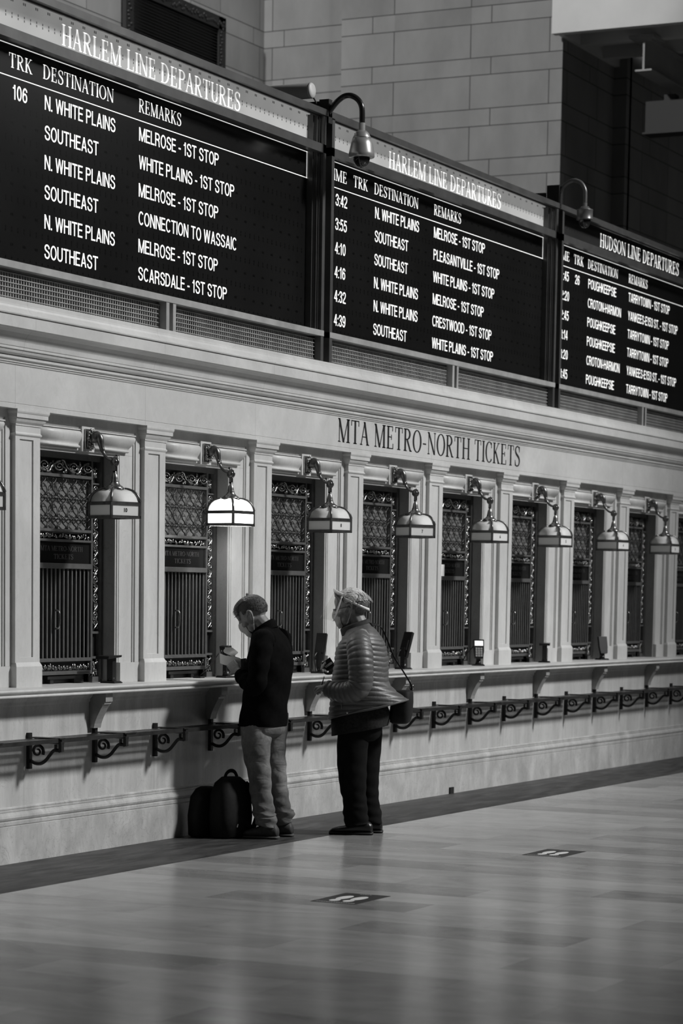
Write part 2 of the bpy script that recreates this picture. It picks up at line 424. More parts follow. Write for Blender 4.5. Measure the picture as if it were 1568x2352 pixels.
def serif(txt):
    mb = MB(); x = 0
    for i, c in enumerate(txt):
        q, adv = glyph(c)
        for poly in q: mb.add([(x + a, 0, b) for a, b in poly], [list(range(len(poly)))])
        x += adv + (.06 if c != ' ' else .0)
    return mb
WS = .125
def spl(pts, k=4):
    q = [(v.x, v.z) for v in cr([(a, 0, b) for a, b in pts], k)]; return stroke(q, [WS] * len(q))
def ring(cx, cz, rx, rz, a0, a1, n=22):
    p = [(cx + rx * math.cos(math.radians(a0 + (a1 - a0) * i / n)), cz + rz * math.sin(math.radians(a0 + (a1 - a0) * i / n))) for i in range(n + 1)]
    return stroke(p, [WS] * len(p))
def grot(c):
    """plain condensed grotesque capitals, cap height 1"""
    w = WS; h = w / 2; st = rect(0, w, 0, 1)
    if c == 'I': return st, w
    if c == 'L': return st + rect(0, .47, 0, w), .47
    if c == 'E': return st + rect(0, .52, 0, w) + rect(0, .51, 1 - w, 1) + rect(0, .48, .46, .46 + w), .52
    if c == 'H': return st + rect(.48, .48 + w, 0, 1) + rect(0, .6, .46, .46 + w), .48 + w
    if c == 'T': return rect(.23, .23 + w, 0, 1) + rect(0, .585, 1 - w, 1), .585
    if c == 'N': return st + rect(.48, .48 + w, 0, 1) + diag(.53, 0, .075, 1, w * 1.12), .48 + w
    if c == 'M': return st + rect(.62, .62 + w, 0, 1) + diag(.373, 0, .075, 1, w * 1.05) + diag(.373, 0, .67, 1, w * 1.05), .62 + w
    if c == 'A': return diag(.07, 0, .315, 1, w * 1.05) + diag(.56, 0, .315, 1, w * 1.05) + rect(.14, .49, .24, .24 + w * .9), .63
    if c == 'V': return diag(.30, 0, .07, 1, w * 1.05) + diag(.30, 0, .53, 1, w * 1.05), .6
    if c == 'W': return diag(.22, 0, .065, 1, w) + diag(.22, 0, .43, 1, w) + diag(.64, 0, .43, 1, w) + diag(.64, 0, .795, 1, w), .86
    if c == 'Y': return diag(.29, .4, .07, 1, w * 1.1) + diag(.29, .4, .51, 1, w * 1.1) + rect(.29 - h, .29 + h, 0, .45), .58
    if c == 'K': return st + diag(.12, .36, .5, 1, w * 1.2) + diag(.54, 0, .25, .62, w * 1.1), .6
    if c in 'PR':
        q = st + ring(.31, .725, .195, .212, -90, 90, 14) + rect(0, .32, 1 - w, 1) + rect(0, .32, .45, .45 + w)
        return (q, .57) if c == 'P' else (q + spl([(.30, .5), (.45, .42), (.48, .28), (.49, .1), (.53, .0)]), .60)
    if c == 'D': return st + ring(.26, .5, .285, .5 - h, -90, 90, 20) + rect(0, .27, 1 - w, 1) + rect(0, .27, 0, w), .61
    if c == 'O': return ring(.33, .5, .33 - h, .515 - h, 0, 360, 32), .66
    if c == 'C': return ring(.32, .5, .32 - h, .515 - h, 42, 318, 28), .60
    if c == 'G': return ring(.32, .5, .32 - h, .515 - h, 42, 325, 28) + rect(.50, .62, 0, .5) + rect(.33, .62, .40, .40 + w), .64
    if c == 'U': return rect(0, w, .3, 1) + rect(.46, .46 + w, .3, 1) + ring(.23 + h, .3, .23, .3 - h + .01, 180, 360, 16), .46 + w
    if c == 'S': return spl([(.50, .70), (.47, .85), (.30, .945), (.13, .88), (.08, .72), (.17, .59), (.33, .51), (.48, .41), (.52, .26), (.44, .10), (.28, .05), (.12, .12), (.06, .31)]), .58
    if c == '0': return ring(.25, .5, .25 - h, .51 - h, 0, 360, 28), .50
    if c == '1': return rect(.17, .17 + w, 0, 1) + rect(.02, .2, .72, .72 + w * .8) + diag(.13, .72, .20, 1, w * .7), .36
    if c == '2': return spl([(.06, .68), (.09, .86), (.25, .945), (.40, .86), (.43, .70), (.35, .50), (.16, .28), (.07, .06)]) + rect(.01, .50, 0, w), .52
    if c == '3': return spl([(.06, .72), (.12, .90), (.26, .945), (.40, .85), (.40, .66), (.24, .53), (.40, .44), (.43, .24), (.36, .09), (.22, .05), (.09, .12), (.05, .30)]), .5
    if c == '4': return rect(.30, .30 + w, 0, 1) + rect(0, .5, .22, .22 + w) + diag(.06, .28, .34, 1, w * .95), .52
    if c == '5': return rect(.09, .47, 1 - w, 1) + diag(.10, .5, .14, 1, w * .9) + spl([(.08, .54), (.22, .64), (.38, .55), (.44, .34), (.37, .12), (.22, .05), (.09, .12), (.06, .26)]), .51
    if c == '6': return ring(.25, .32, .25 - h, .32 - h + .01, 0, 360, 24) + spl([(.065, .35), (.08, .66), (.16, .88), (.29, .94), (.42, .84), (.43, .74)]), .5
    if c == '9': return ring(.25, .68, .25 - h, .32 - h + .01, 0, 360, 24) + spl([(.435, .65), (.42, .34), (.34, .12), (.21, .06), (.08, .16), (.07, .26)]), .5
    if c == ':': return rect(0, w * 1.1, 0, w * 1.1) + rect(0, w * 1.1, .58, .58 + w * 1.1), w * 1.1
    if c == '.': return rect(0, w * 1.1, 0, w * 1.1), w * 1.1
    if c == '-': return rect(0, .28, .33, .33 + w), .28
    return [], .235
def grotesque(txt):
    mb = MB(); x = 0
    for c in txt:
        q, adv = grot(c)
        for poly in q: mb.add([(x + a, 0, b) for a, b in poly], [list(range(len(poly)))])
        x += adv + (.075 if c != ' ' else .04)
    return mb
def fit(mb, x0, x1, z0, z1, y, cap=None):
    xs = [v[0] for v in mb.v]; zs = [v[2] for v in mb.v]
    a, b = min(xs), max(xs); c, d = (min(zs), max(zs)) if cap is None else cap
    mb.v = [(x0 + (v[0] - a) / (b - a) * (x1 - x0), y, z0 + (v[2] - c) / (d - c) * (z1 - z0)) for v in mb.v]
    return mb
def thick(mb, t):
    """give flat lettering facing -y a body of depth t behind its face"""
    n = len(mb.v); v2 = [(a, b + t, c) for a, b, c in mb.v]; f0 = [list(f) for f in mb.f]
    edges = {}
    for f in f0:
        for i in range(len(f)):
            e = (f[i], f[(i + 1) % len(f)]); edges[e] = edges.get(e, 0) + 1
    mb.add(v2, f0); k = n
    for (a, b) in list(edges):
        if (b, a) not in edges: mb.f.append([a, b, b + k, a + k]); mb.sm.append(False)
    return mb
CAPS = (0.0, 0.729)
_c = sans('H'); CAPS = (0.0, max(v[2] for v in _c.v))

# ================================================================== setting
XA, XB = 5.0, 27.0
PIT = 1.548; PX0 = 13.011
struct(MB().box(-14, 60, -42, -.81, -.2, 0), 'floor', M['floor'])
struct(MB().box(-3, 40, -.81, .4, -.2, 0).box(27, 40, .4, 7, -.2, 0), 'trim_1', M['band'])
base = [(.3, 0), (0, 0), (0, .229), (.005, .232), (.005, .235), (0, .238), (-.001, .258), (.006, .264), (-.004, .272), (-.008, .284), (-.004, .298), (.006, .310), (.014, .316), (.010, .320), (.010, .328), (.018, .331), (.013, .336), (.014, .343), (.022, .349), (.3, .349)]
struct(MB().sweepx(base, XA, XB), 'baseboard_front', M['marble_base'])
wall = [(.3, .345), (.022, .345), (.022, .965), (.012, .975), (.012, .99), (.0, 1.0), (-.01, 1.02), (-.01, 1.03), (.3, 1.03)]
struct(MB().sweepx(wall, XA, XB), 'wall_front', M['marble_wall'])
# entablature over the ticket windows
ent = [(.8, 2.785), (.057, 2.785), (.057, 2.811), (.060, 2.813), (.060, 2.815), (.057, 2.817), (.057, 3.046), (.050, 3.050), (.050, 3.058), (.042, 3.062), (.046, 3.068), (.040, 3.076), (.030, 3.080), (.030, 3.094), (.036, 3.098), (.018, 3.104), (.010, 3.112), (.004, 3.124), (.008, 3.128), (-.004, 3.133), (-.004, 3.146)]
ent += [(-.008 - .078 * (1 - math.cos(t * PI / 2)), 3.15 + .092 * math.sin(t * PI / 2)) for t in (0, .2, .4, .6, .8, .93, 1)]
ent += [(-.092, 3.247), (-.092, 3.314), (-.087, 3.318), (-.100, 3.321), (-.102, 3.328), (-.098, 3.335)]
ent += [(-.093 + .06 * math.sin(t * PI / 2), 3.336 + .056 * (1 - math.cos(t * PI / 2))) for t in (.15, .35, .55, .75, .9, 1)]
ent += [(-.030, 3.395), (-.030, 3.42), (.8, 3.42)]
entab = struct(MB().sweepx(ent, XA, XB), 'trim_2', M['marble_frieze'])
ins = thick(fit(serif('MTA METRO-NORTH TICKETS'), 17.39, 21.082, 2.853, 3.034, .0555, (0, 1)), .004)
ins.build('carved_lettering', M['letter_ink'], entab)
# booth core: dark room behind the windows
core = MB().box(XA, XB, 1.5, 1.6, 0, 3.42).box(XA, XB, .4, 1.6, 2.9, 3.0).box(XA, XB, .31, 1.6, .9, 1.02)
struct(core, 'wall_back', M['dark'])
# one bay of stone surround
def stack(mb, x0, x1, yf, yb, secs):
    rs = [[(x0 - o, yf - o, z), (x1 + o, yf - o, z), (x1 + o, yb, z), (x0 - o, yb, z)] for o, z in secs]
    return mb.rings(rs, True, True, False)
def pilaster():
    b = MB(); w = .275
    stack(b, -.008, .283, .08, .3, [(0, 1.078), (0, 1.206), (-.003, 1.214), (-.012, 1.232)])
    yf = .095
    b.box(0, .048, yf, .3, 1.23, 2.64).box(.2, w, yf, .3, 1.23, 2.64).box(.048, .2, yf, .3, 1.23, 1.264).box(.048, .2, yf, .3, 2.607, 2.64).box(.048, .2, yf + .009, .3, 1.26, 2.61)
    stack(b, 0, w, yf, .3, [(0, 2.624), (.004, 2.628), (.009, 2.634), (.009, 2.641), (.004, 2.645), (.002, 2.65), (.002, 2.688), (.007, 2.690), (.007, 2.698), (.012, 2.703), (.020, 2.712), (.026, 2.724), (.028, 2.733), (.037, 2.735), (.037, 2.758), (.041, 2.764), (.044, 2.772), (.044, 2.787)])
    return b
def surround():
    b = MB(); y = .14; yb = .32
    b.box(.27, .345, y, yb, 1.078, 2.579).box(1.30, 1.56, y, yb, 1.078, 2.579)
    # outer raised fillets
    b.box(1.465, 1.475, y - .008, y + .01, 1.21, 2.707).box(1.485, 1.56, y - .014, y + .01, 1.21, 2.734)
    b.box(.27, 1.56, y - .014, yb, 2.735, 2.785)
    b.box(.27, 1.484, y - .006, y + .01, 2.72, 2.7345).box(.27, 1.478, y - .02, y + .01, 2.708, 2.716)
    b.box(.27, 1.56, y, yb, 2.58, 2.7345)
    # inner stepped trim
    b.box(.345, .36, y + .012, .158, 1.078, 2.60).box(1.268, 1.283, y + .012, .158, 1.21, 2.59).box(1.283, 1.30, y + .004, .158, 1.21, 2.60)
    b.box(.34, 1.30, y - .006, y + .01, 2.5805, 2.593).box(.345, 1.285, y + .012, .158, 2.562, 2.58)
    cush = [(y + .02, 2.704), (.118, 2.702), (.106, 2.694), (.101, 2.682), (.101, 2.668), (.106, 2.652), (.115, 2.636), (.124, 2.626), (.127, 2.616), (.122, 2.610), (.114, 2.607), (.112, 2.602), (.114, 2.597), (.122, 2.594), (y + .02, 2.594)]
    b.sweepx(cush, .27, .772, True)
    b.sweepx(cush, .955, 1.455, True, [max(0, (.127 - yy)) * .0 + (2.704 - zz) * .75 for yy, zz in cush])
    b.box(.79, .94, .112, y + .01, 2.575, 2.7335)
    # base block
    b.box(1.296, 1.565, y - .016, y + .02, 1.0785, 1.2095)
    return b
def reveal(): return MB().box(1.27, 1.299, .157, .34, 1.079, 2.575).box(.346, .36, .157, .34, 1.079, 2.575).box(.36, 1.27, .157, .34, 2.566, 2.579)
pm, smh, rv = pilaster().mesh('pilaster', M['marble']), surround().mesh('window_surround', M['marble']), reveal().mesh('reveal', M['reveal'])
tn = 3
for i in range(-1, 9):
    for me, nm in ((pm, 'pilaster'), (smh, 'surround')):
        o = bpy.data.objects.new(f'trim_{tn}', me); tn += 1; COL.objects.link(o); o.location = (PX0 + PIT * i, 0, 0); o['kind'] = 'structure'
        if nm == 'surround':
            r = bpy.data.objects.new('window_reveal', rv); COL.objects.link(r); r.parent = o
# upper hall walls
up = MB().box(-10, 28, 6.42, 6.9, 0, 20)
struct(up, 'wall_upper_left', M['ashlar'])
struct(MB().box(28, 29.6, 5.235, 6.9, 0, 20).box(27.77, 29.6, 2.37, 5.235, 0, 20).box(29.5, 29.67, 2.2, 6.9, 0, 8.6).box(29.67, 32.2, 6.2, 6.9, 0, 9).box(29.6, 60, 2.2, 2.6, 5.2, 12), 'wall_upper_right', M['ashlar'])
struct(MB().box(60, 61, -42, 6, 0, 24), 'wall_far', M['ashlar'])

# ================================================================== counter and luggage shelf
cnt = empty('counter', (18, 0, 0), 'long pale marble counter ledge running below the row of ticket windows', 'counter')
lip = [(.36, 1.078), (-.143, 1.078), (-.149, 1.075), (-.151, 1.069), (-.149, 1.062), (-.143, 1.058), (-.131, 1.055), (-.128, 1.050), (-.131, 1.045), (-.139, 1.042), (-.142, 1.037), (-.140, 1.031), (-.134, 1.029), (.36, 1.029)]
MB().sweepx(lip, XA, XB).shift((-18, 0, 0)).build('counter_slab', M['marble'], cnt)
def console():
    # scrolled stone bracket, side profile in y-z
    p = [(.03, 1.03), (-.105, 1.03), (-.105, .972), (-.094, .972), (-.094, .956), (-.082, .956), (-.080, .944)]
    p += [(-.016 - .062 * (1 - math.sin(t * PI / 2)) ** .8, .944 - .144 * t) for t in (.1, .2, .3, .45, .6, .8, 1)]
    p += [(.03, .80)]
    return MB().prism(p, 0, .085, 'x')
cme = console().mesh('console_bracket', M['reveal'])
for k in range(-1, 9):
    o = bpy.data.objects.new('console_bracket', cme); COL.objects.link(o); o.parent = cnt; o.location = (13.755 + 1.5368 * k - 18, 0, 0)
shelf = empty('luggage_shelf', (18, 0, 0), 'dark metal luggage rail shelf on scrolled brackets along the wall under the counter', 'shelf')
def bracket():
    b = MB()
    b.box(0, .03, -.002, .024, .575, .800)                        # wall strap
    b.box(-.004, .034, -.235, .0, .738, .752)                      # arm under slats
    b.box(0, .03, -.235, -.212, .690, .742)
    b.box(.002, .028, -.228, -.19, .688, .698).box(.002, .028, -.19, -.182, .69, .735)
    sp = []
    for t in range(26):
        a = PI * .55 - t / 25 * 2 * PI * 1.35; r = .010 + .034 * (t / 25)
        sp.append((.015, -.052 - r * math.cos(a), .688 + r * math.sin(a)))
    b.tube(sp, [.007 + .006 * t / 25 for t in range(26)], 8, up=(1, 0, 0), flat=.8)
    b.tube(cr([(.015, -.004, .625), (.015, -.035, .612), (.015, -.075, .612), (.015, -.11, .632), (.015, -.14, .665), (.015, -.165, .692), (.015, -.19, .70), (.015, -.215, .694)], 5), .0115, 8, up=(1, 0, 0))
    return b
bme = bracket().mesh('bracket', M['iron'])
def slatset(x0, x1, z, plate=False):
    b = MB()
    for y0, y1 in ((-.055, -.025), (-.105, -.075), (-.155, -.125), (-.215, -.185)): b.box(x0, x1, y0, y1, z - .008, z + .006)
    b.box(x0, x1, -.226, -.214, z - .014, z + .012)
    return b
HB = .7683
for k in range(-3, 18):
    x = 13.0265 + HB * k
    o = bpy.data.objects.new('shelf_bracket', bme); COL.objects.link(o); o.parent = shelf; o.location = (x - 18, 0, 0)
    slatset(x - 18 + .02, x - 18 + HB - .02, .761).build('slat_section', M['shelf_metal'], shelf)
    MB().box(x - 18 - .01, x - 18 + (.14 if k % 2 else .05), -.232, -.01, .768, .776).build('joint_plate', M['shelf_metal'], shelf)

# ================================================================== ticket windows
def spiral(cx, cz, r0, r1, a0, turns, n=22):
    return [(cx + (r0 + (r1 - r0) * t / n) * math.cos(a0 + turns * 2 * PI * t / n), 0, cz + (r0 + (r1 - r0) * t / n) * math.sin(a0 + turns * 2 * PI * t / n)) for t in range(n + 1)]
def leaf(b, x, z, ang, l, w_):
    rot = Matrix.Rotation(ang, 3, 'Y')
    b.ell((x + math.sin(ang) * l * .5, -.004, z + math.cos(ang) * l * .5), (w_, .007, l * .55), 6, 4, rot)
def window(i0x):
    t = empty('ticket_window', (i0x, .27, 1.078), '', 'ticket window')
    z0 = 1.078
    def put(mb, name, mat, par=t): return mb.shift((0, 0, -z0)).build(name, mat, par)
    y0 = -.02
    fr = MB()
    fr.box(.36, .40, y0, .03, 1.078, 2.57).box(1.241, 1.27, y0, .03, 1.078, 2.57).box(.40, 1.241, y0, .03, 2.53, 2.57)
    fr.box(.487, .508, y0 + .004, .02, 1.14, 2.53).box(1.135, 1.155, y0 + .004, .02, 1.14, 2.53)
    fr.box(1.244, 1.250, y0 - .006, 0, 1.1, 2.56).box(1.260, 1.266, y0 - .01, 0, 1.1, 2.56)
    for za, zb in ((2.408, 2.43), (2.058, 2.078), (1.995, 2.012), (1.822, 1.858), (1.220, 1.244), (1.135, 1.160)):
        fr.box(.40, 1.15, y0 + .002, .02, za, zb); fr.box(.508, 1.135, y0 - .003, 0, za + .003, za + .008)
    for xa, xb in ((.40, .487), (1.155, 1.241)): fr.box(xa, xb, y0 + .004, .02, 1.40, 1.415).box(xa, xb, y0 + .004, .02, 1.235, 1.25).box(xa, xb, y0 + .004, .02, 2.38, 2.39).box(xa, xb, y0 + .004, .02, 1.078, 1.115)
    put(fr, 'bronze_frame', M['bronze_bar'])
    sc = MB()
    for k in range(4):
        cx = .575 + .175 * k; up_ = 1 if k % 2 == 0 else -1
        sp = [(cx + (p[0] - cx) * 1.75, -.012, 2.480 + up_ * (p[2] - 2.480)) for p in spiral(cx, 2.480, .005, .036, .4, 1.75, 30)]
        e = sp[-1]; sp += [(p.x, -.012, p.z) for p in cr([e, (cx - .075, 0, 2.480 - up_ * .008), (cx - .115, 0, 2.480 + up_ * .034), (cx - .15, 0, 2.480 + up_ * .040)], 5)[1:]]
        sc.tube(sp, .0058, 6)
        for q in range(16): leaf(sc, cx - .085 + random.uniform(-.045, .045), 2.45 + random.uniform(-.012, .05), random.uniform(-1.4, 1.4), random.uniform(.02, .034), .007)
    put(sc, 'scroll_frieze', M['bronze_worn'])
    put(MB().box(.50, 1.14, .012, .02, 2.43, 2.53).box(.40, .487, .012, .02, 1.08, 2.53).box(1.155, 1.241, .012, .02, 1.08, 2.53).box(.5, 1.14, .012, .02, 1.16, 1.22), 'frieze_backing', M['black'])
    la = MB()
    for cidx in range(11):
        cx = .515 + .0615 * cidx; sg = 1 if cidx % 2 else -1
        for zc, hh, op in ((2.345, .058, False), (2.215, .062, False), (2.105, .026, True)):
            pts = []
            for jj in range(17):
                u = jj / 16; c_ = math.cos(2 * PI * u) if not op else math.cos(PI * u)
                pts.append((cx + sg * .0235 * math.copysign(abs(c_) ** .7, c_), -.006, zc - hh + 2 * hh * u))
            la.tube(pts, .0046, 5)
            la.tube([(cx - .03, -.006, zc), (cx + .03, -.006, zc)], .0030, 4) if sg > 0 and not op else None
        la.tube([(cx - .030, -.006, 2.402 - .012 * (sg > 0)), (cx, -.006, 2.404), (cx + .030, -.006, 2.402 - .012 * (sg > 0))], .004, 5)
        for zc in (2.281, 2.150):
            la.tube([(cx - .0305, -.004, zc + .016), (cx, -.004, zc), (cx + .0305, -.004, zc - .016)], .0042, 5)
            la.tube([(cx - .0305, -.004, zc - .016), (cx, -.004, zc), (cx + .0305, -.004, zc + .016)], .0042, 5)
    put(la, 'lattice_grille', M['lattice'])
    put(MB().box(.50, 1.14, .018, .024, 2.05, 2.42), 'frosted_pane', M['frost'])
    lf = MB()
    for zc, hh in ((2.035, .02), (1.190, .024)):
        for k in range(36):
            leaf(lf, .515 + .0172 * k, zc - hh + random.uniform(-.004, .012), random.uniform(-.9, .9), random.uniform(.022, .036), .0065)
    for xc in (.4435, 1.198):
        for q in range(14): leaf(lf, xc + random.uniform(-.022, .022), 1.13 + .05 + random.uniform(-.035, .03), random.uniform(-PI, PI), .036, .006)
        for q in range(12): leaf(lf, xc + random.uniform(-.022, .022), 2.44 + random.uniform(0, .05), random.uniform(-PI, PI), .034, .006)
    put(lf, 'leaf_band', M['bronze_worn'])
    ss = MB()
    for xc, sg in ((.4435, -1), (1.198, 1)):
        z = 2.345
        while z > 1.44:
            sp = [(p[0], -.010, p[2]) for p in spiral(xc, z, .004, .031, .3, 1.6)]
            e = sp[-1]; sp += [(p.x, -.010, p.z) for p in cr([e, (xc + .026 * sg, 0, z - .045), (xc - .02 * sg, 0, z - .088)], 4)[1:]]
            ss.tube(sp, .0056, 6)
            for q in range(8): leaf(ss, xc + .016 * sg + random.uniform(-.02, .012), z - .065 + random.uniform(-.03, .03), random.uniform(-1.2, 1.2), .036, .007)
            z -= .118
    put(ss, 'side_scrollwork', M['bronze_worn'])
    sg = put(MB().box(.508, 1.135, -.004, .01, 1.858, 1.995), 'sign_plate', M['sign_plate'])
    tx = fit(serif('MTA METRO-NORTH'), .545, 1.045, 1.936, 1.968, -.006, (0, 1))._j(fit(serif('TICKETS'), .70, .93, 1.885, 1.917, -.006, (0, 1)))
    thick(tx, .002).shift((0, 0, -z0)).build('sign_lettering', M['sign_text'], sg)
    ba = MB()
    for k in range(13): ba.box(.520 + .0495 * k, .535 + .0495 * k, -.004, .004, 1.240, 1.825)
    put(ba, 'bar_grille', M['bronze_bar'])
    put(MB().box(.50, 1.14, .038, .042, 1.245, 1.825), 'glass_pane', M['glass_dark'])
    hd = MB().tube(cr([(.70, -.014, 1.555), (.70, -.045, 1.545), (.70, -.052, 1.50), (.70, -.045, 1.445), (.70, -.014, 1.435)], 5), .0065, 8)
    put(hd, 'pull_handle', M['bronze_worn'])
    tr = MB().box(.46, 1.12, .03, .05, 1.078, 1.14).box(.62, 1.02, -.012, .05, 1.108, 1.128).box(.66, .70, -.005, .05, 1.078, 1.11).box(.95, .99, -.005, .05, 1.078, 1.11)
    put(tr, 'cash_tray', M['black_plastic'])
    return t
LN = ['10', '9', '8', '7', '6', '5', '4', '3']
w0 = window(PX0)
for i in range(9):
    o = w0 if i == 0 else copy_tree(w0)
    o.location = (PX0 + PIT * i, .27, 1.078); o['group'] = 'bronze ticket windows in a row'
    o['label'] = {1: 'bronze scrollwork ticket window brightly lit by the glowing lamp beside it', 8: 'bronze ticket window cut off by the right edge of the photo'}.get(i, f'ornate dark bronze ticket window grille behind the unlit lamp numbered {LN[i]}' if i < 8 else '')
# soft glow of notices and screens inside the booth, seen beside three pilasters
for i, (x, z, wd, hh, nm) in {4: (.60, 1.905, .18, .10, 'pale lit notice showing through the ticket window behind the lamp numbered 6'), 7: (.50, 1.86, .07, .08, 'small bright lit notice beside the pilaster behind the lamp numbered 3'), 8: (.60, 1.88, .2, .05, 'lit notice at the far right edge of the row of windows')}.items():
    o = MB().box(-wd / 2, wd / 2, -.006, .0, -hh / 2, hh / 2).build('lit_notice', grey('lit_notice_panel%d' % i, .6, .5, emit=.32), None, (PX0 + PIT * i + x, .258, z)); tag(o, nm, 'notice', 'lit notices inside the booth')

# ================================================================== lamps
def lamp(i, num, rot, lit, label):
    t = empty('wall_lamp', (PX0 + .865 + PIT * i, .112, 2.655), label, 'lamp', 'bracket lamps over the ticket windows')
    pl = MB().box(-.048, .048, -.012, .0, -.064, .064).box(-.036, .036, -.022, -.010, -.052, .052)
    for q in range(44):
        a = random.uniform(0, 2 * PI); rr = random.uniform(.4, 1)
        pl.ell((.042 * rr * math.cos(a) * 1.05, -.020 - random.uniform(0, .012), .060 * rr * math.sin(a)), (.009, .007, .011), 6, 4)
    pl.build('wall_plate', M['bronze_worn'], t)
    ar = MB().tube(cr([(0, -.015, .012), (0, -.045, .030), (0, -.072, .026), (0, -.090, .0), (0, -.098, -.035), (0, -.106, -.065), (0, -.122, -.098), (0, -.148, -.124), (0, -.178, -.136), (0, -.2, -.138)], 5), [.015 + .010 * math.exp(-((k - 13) / 8) ** 2) - .005 * (k > 26) for k in range(46)], 10)
    ar.lathe([(.0, -.028), (.028, -.028), (.034, -.02), (.034, .02), (.028, .028), (0, .028)], (0, -.055, .008), 16, 'x')
    for q in range(16):
        ar.ell((random.uniform(-.016, .016), -.10 - random.uniform(0, .015), -.055 - random.uniform(0, .03)), (.010, .010, .012), 6, 4)
    ar.build('lamp_arm', M['bronze'], t)
    rg = MB(); R0 = (0, -.202, -.146)
    rg.tube([(0, R0[1] + .024 * math.cos(a), R0[2] + .024 * math.sin(a)) for a in [2 * PI * k / 16 for k in range(17)]], .009, 8)
    rg.lathe([(0, -.018), (.020, -.018), (.022, -.01), (.022, .01), (.020, .018), (0, .018)], R0, 16, 'x').ell((0, R0[1] - .006, R0[2] + .028), (.006, .006, .010), 8, 6)
    rg.box(-.011, -.006, R0[1] - .010, R0[1] + .010, R0[2] - .066, R0[2]).box(.006, .011, R0[1] - .010, R0[1] + .010, R0[2] - .066, R0[2]).box(-.011, .011, R0[1] - .009, R0[1] + .009, R0[2] - .068, R0[2] - .058)
    rg.build('hanging_link', M['bronze'], t)
    st = MB().lathe([(.004, -.205), (.011, -.208), (.009, -.217), (.012, -.222), (.017, -.23), (.021, -.25), (.023, -.262), (.027, -.274), (.027, -.281), (.034, -.286), (.036, -.292), (.05, -.300), (.058, -.308), (.062, -.318), (.05, -.322)], (0, -.202, 0), 20)
    st.build('bell_cap', M['bronze_worn'], t)
    # square shade
    rm = Matrix.Translation((0, -.202, 0)) @ Matrix.Rotation(math.radians(rot), 4, 'Z')
    prof = [(.044, -.319), (.062, -.322), (.084, -.333), (.098, -.350), (.108, -.372), (.116, -.404)]
    fr = MB()
    def rail(h, z0, z1, th): # square ring
        for k in range(4):
            q = MB().box(-h, h, -h, -h + th, z0, z1).xf(Matrix.Rotation(k * PI / 2, 4, 'Z')); fr._j(q)
    rail(.121, -.508, -.489, .012); rail(.120, -.424, -.402, .012)
    for k in range(4):
        q = MB().box(-.121, -.107, -.121, -.107, -.505, -.405)
        pr = [(-h - .001, -h - .001, z + .001) for h, z in prof]; q.tube(pr, [.009] * len(pr), 6)
        fr._j(q.xf(Matrix.Rotation(k * PI / 2, 4, 'Z')))
    for k in range(4):
        q = MB(); pr = [(-.022, -.060, -.318), (0, -.066, -.322), (.022, -.060, -.318)]; q.tube(pr, .008, 6); fr._j(q.xf(Matrix.Rotation(k * PI / 2, 4, 'Z')))
    fr.xf(rm).build('shade_frame', M['bronze'], t)
    gm = M['milk_lit'] if lit else M['milk']
    for k in range(4):
        r4 = rm @ Matrix.Rotation(k * PI / 2, 4, 'Z')
        lo = MB().box(-.110, .110, -.115, -.111, -.492, -.420).xf(r4).build('lower_pane', gm, t)
        up_ = MB(); vs = []
        for h, z in prof: vs += [(-h + .004, -h + .003, z), (h - .004, -h + .003, z)]
        n2 = len(vs); vs2 = vs + [(a, b + .004, c - .003) for a, b, c in vs]
        fs = []
        for j in range(len(prof) - 1):
            a = 2 * j; fs += [(a, a + 1, a + 3, a + 2), (n2 + a, n2 + a + 2, n2 + a + 3, n2 + a + 1), (a, a + 2, n2 + a + 2, n2 + a), (a + 1, n2 + a + 1, n2 + a + 3, a + 3)]
        up_.add(vs2, fs, True).xf(r4).build('upper_pane', gm, t)
        if num and k == (0 if rot > -60 else 1):
            hw = .0065 * len(num)
            nb = fit(sans(num, bold=.03), -hw, hw, -.467, -.443, -.1165, CAPS)
            thick(nb, .0012).xf(r4).build('lamp_number', M['letter_ink'] if not lit else grey('faint_lamp_number', .5, .5, emit=1.9), lo)
    if lit:
        d = bpy.data.lights.new('bulb', 'POINT'); d.energy = 5; d.shadow_soft_size = .04
        o = bpy.data.objects.new('bulb', d); COL.objects.link(o); o.parent = t; o.location = (0, -.202, -.47)
rots = [-21, -10, -14.5, -34, -13.6, -7.2, -9, -3.6]
lamp(-1, '11', -18, False, 'bracket lamp cut off by the left edge of the photo')
for i in range(8):
    lamp(i, LN[i], rots[i], i == 1, 'the only glowing lamp of the row, a white opal shade on a bronze bracket' if i == 1 else f'unlit bronze bracket lamp with opal glass shade numbered {LN[i]}')

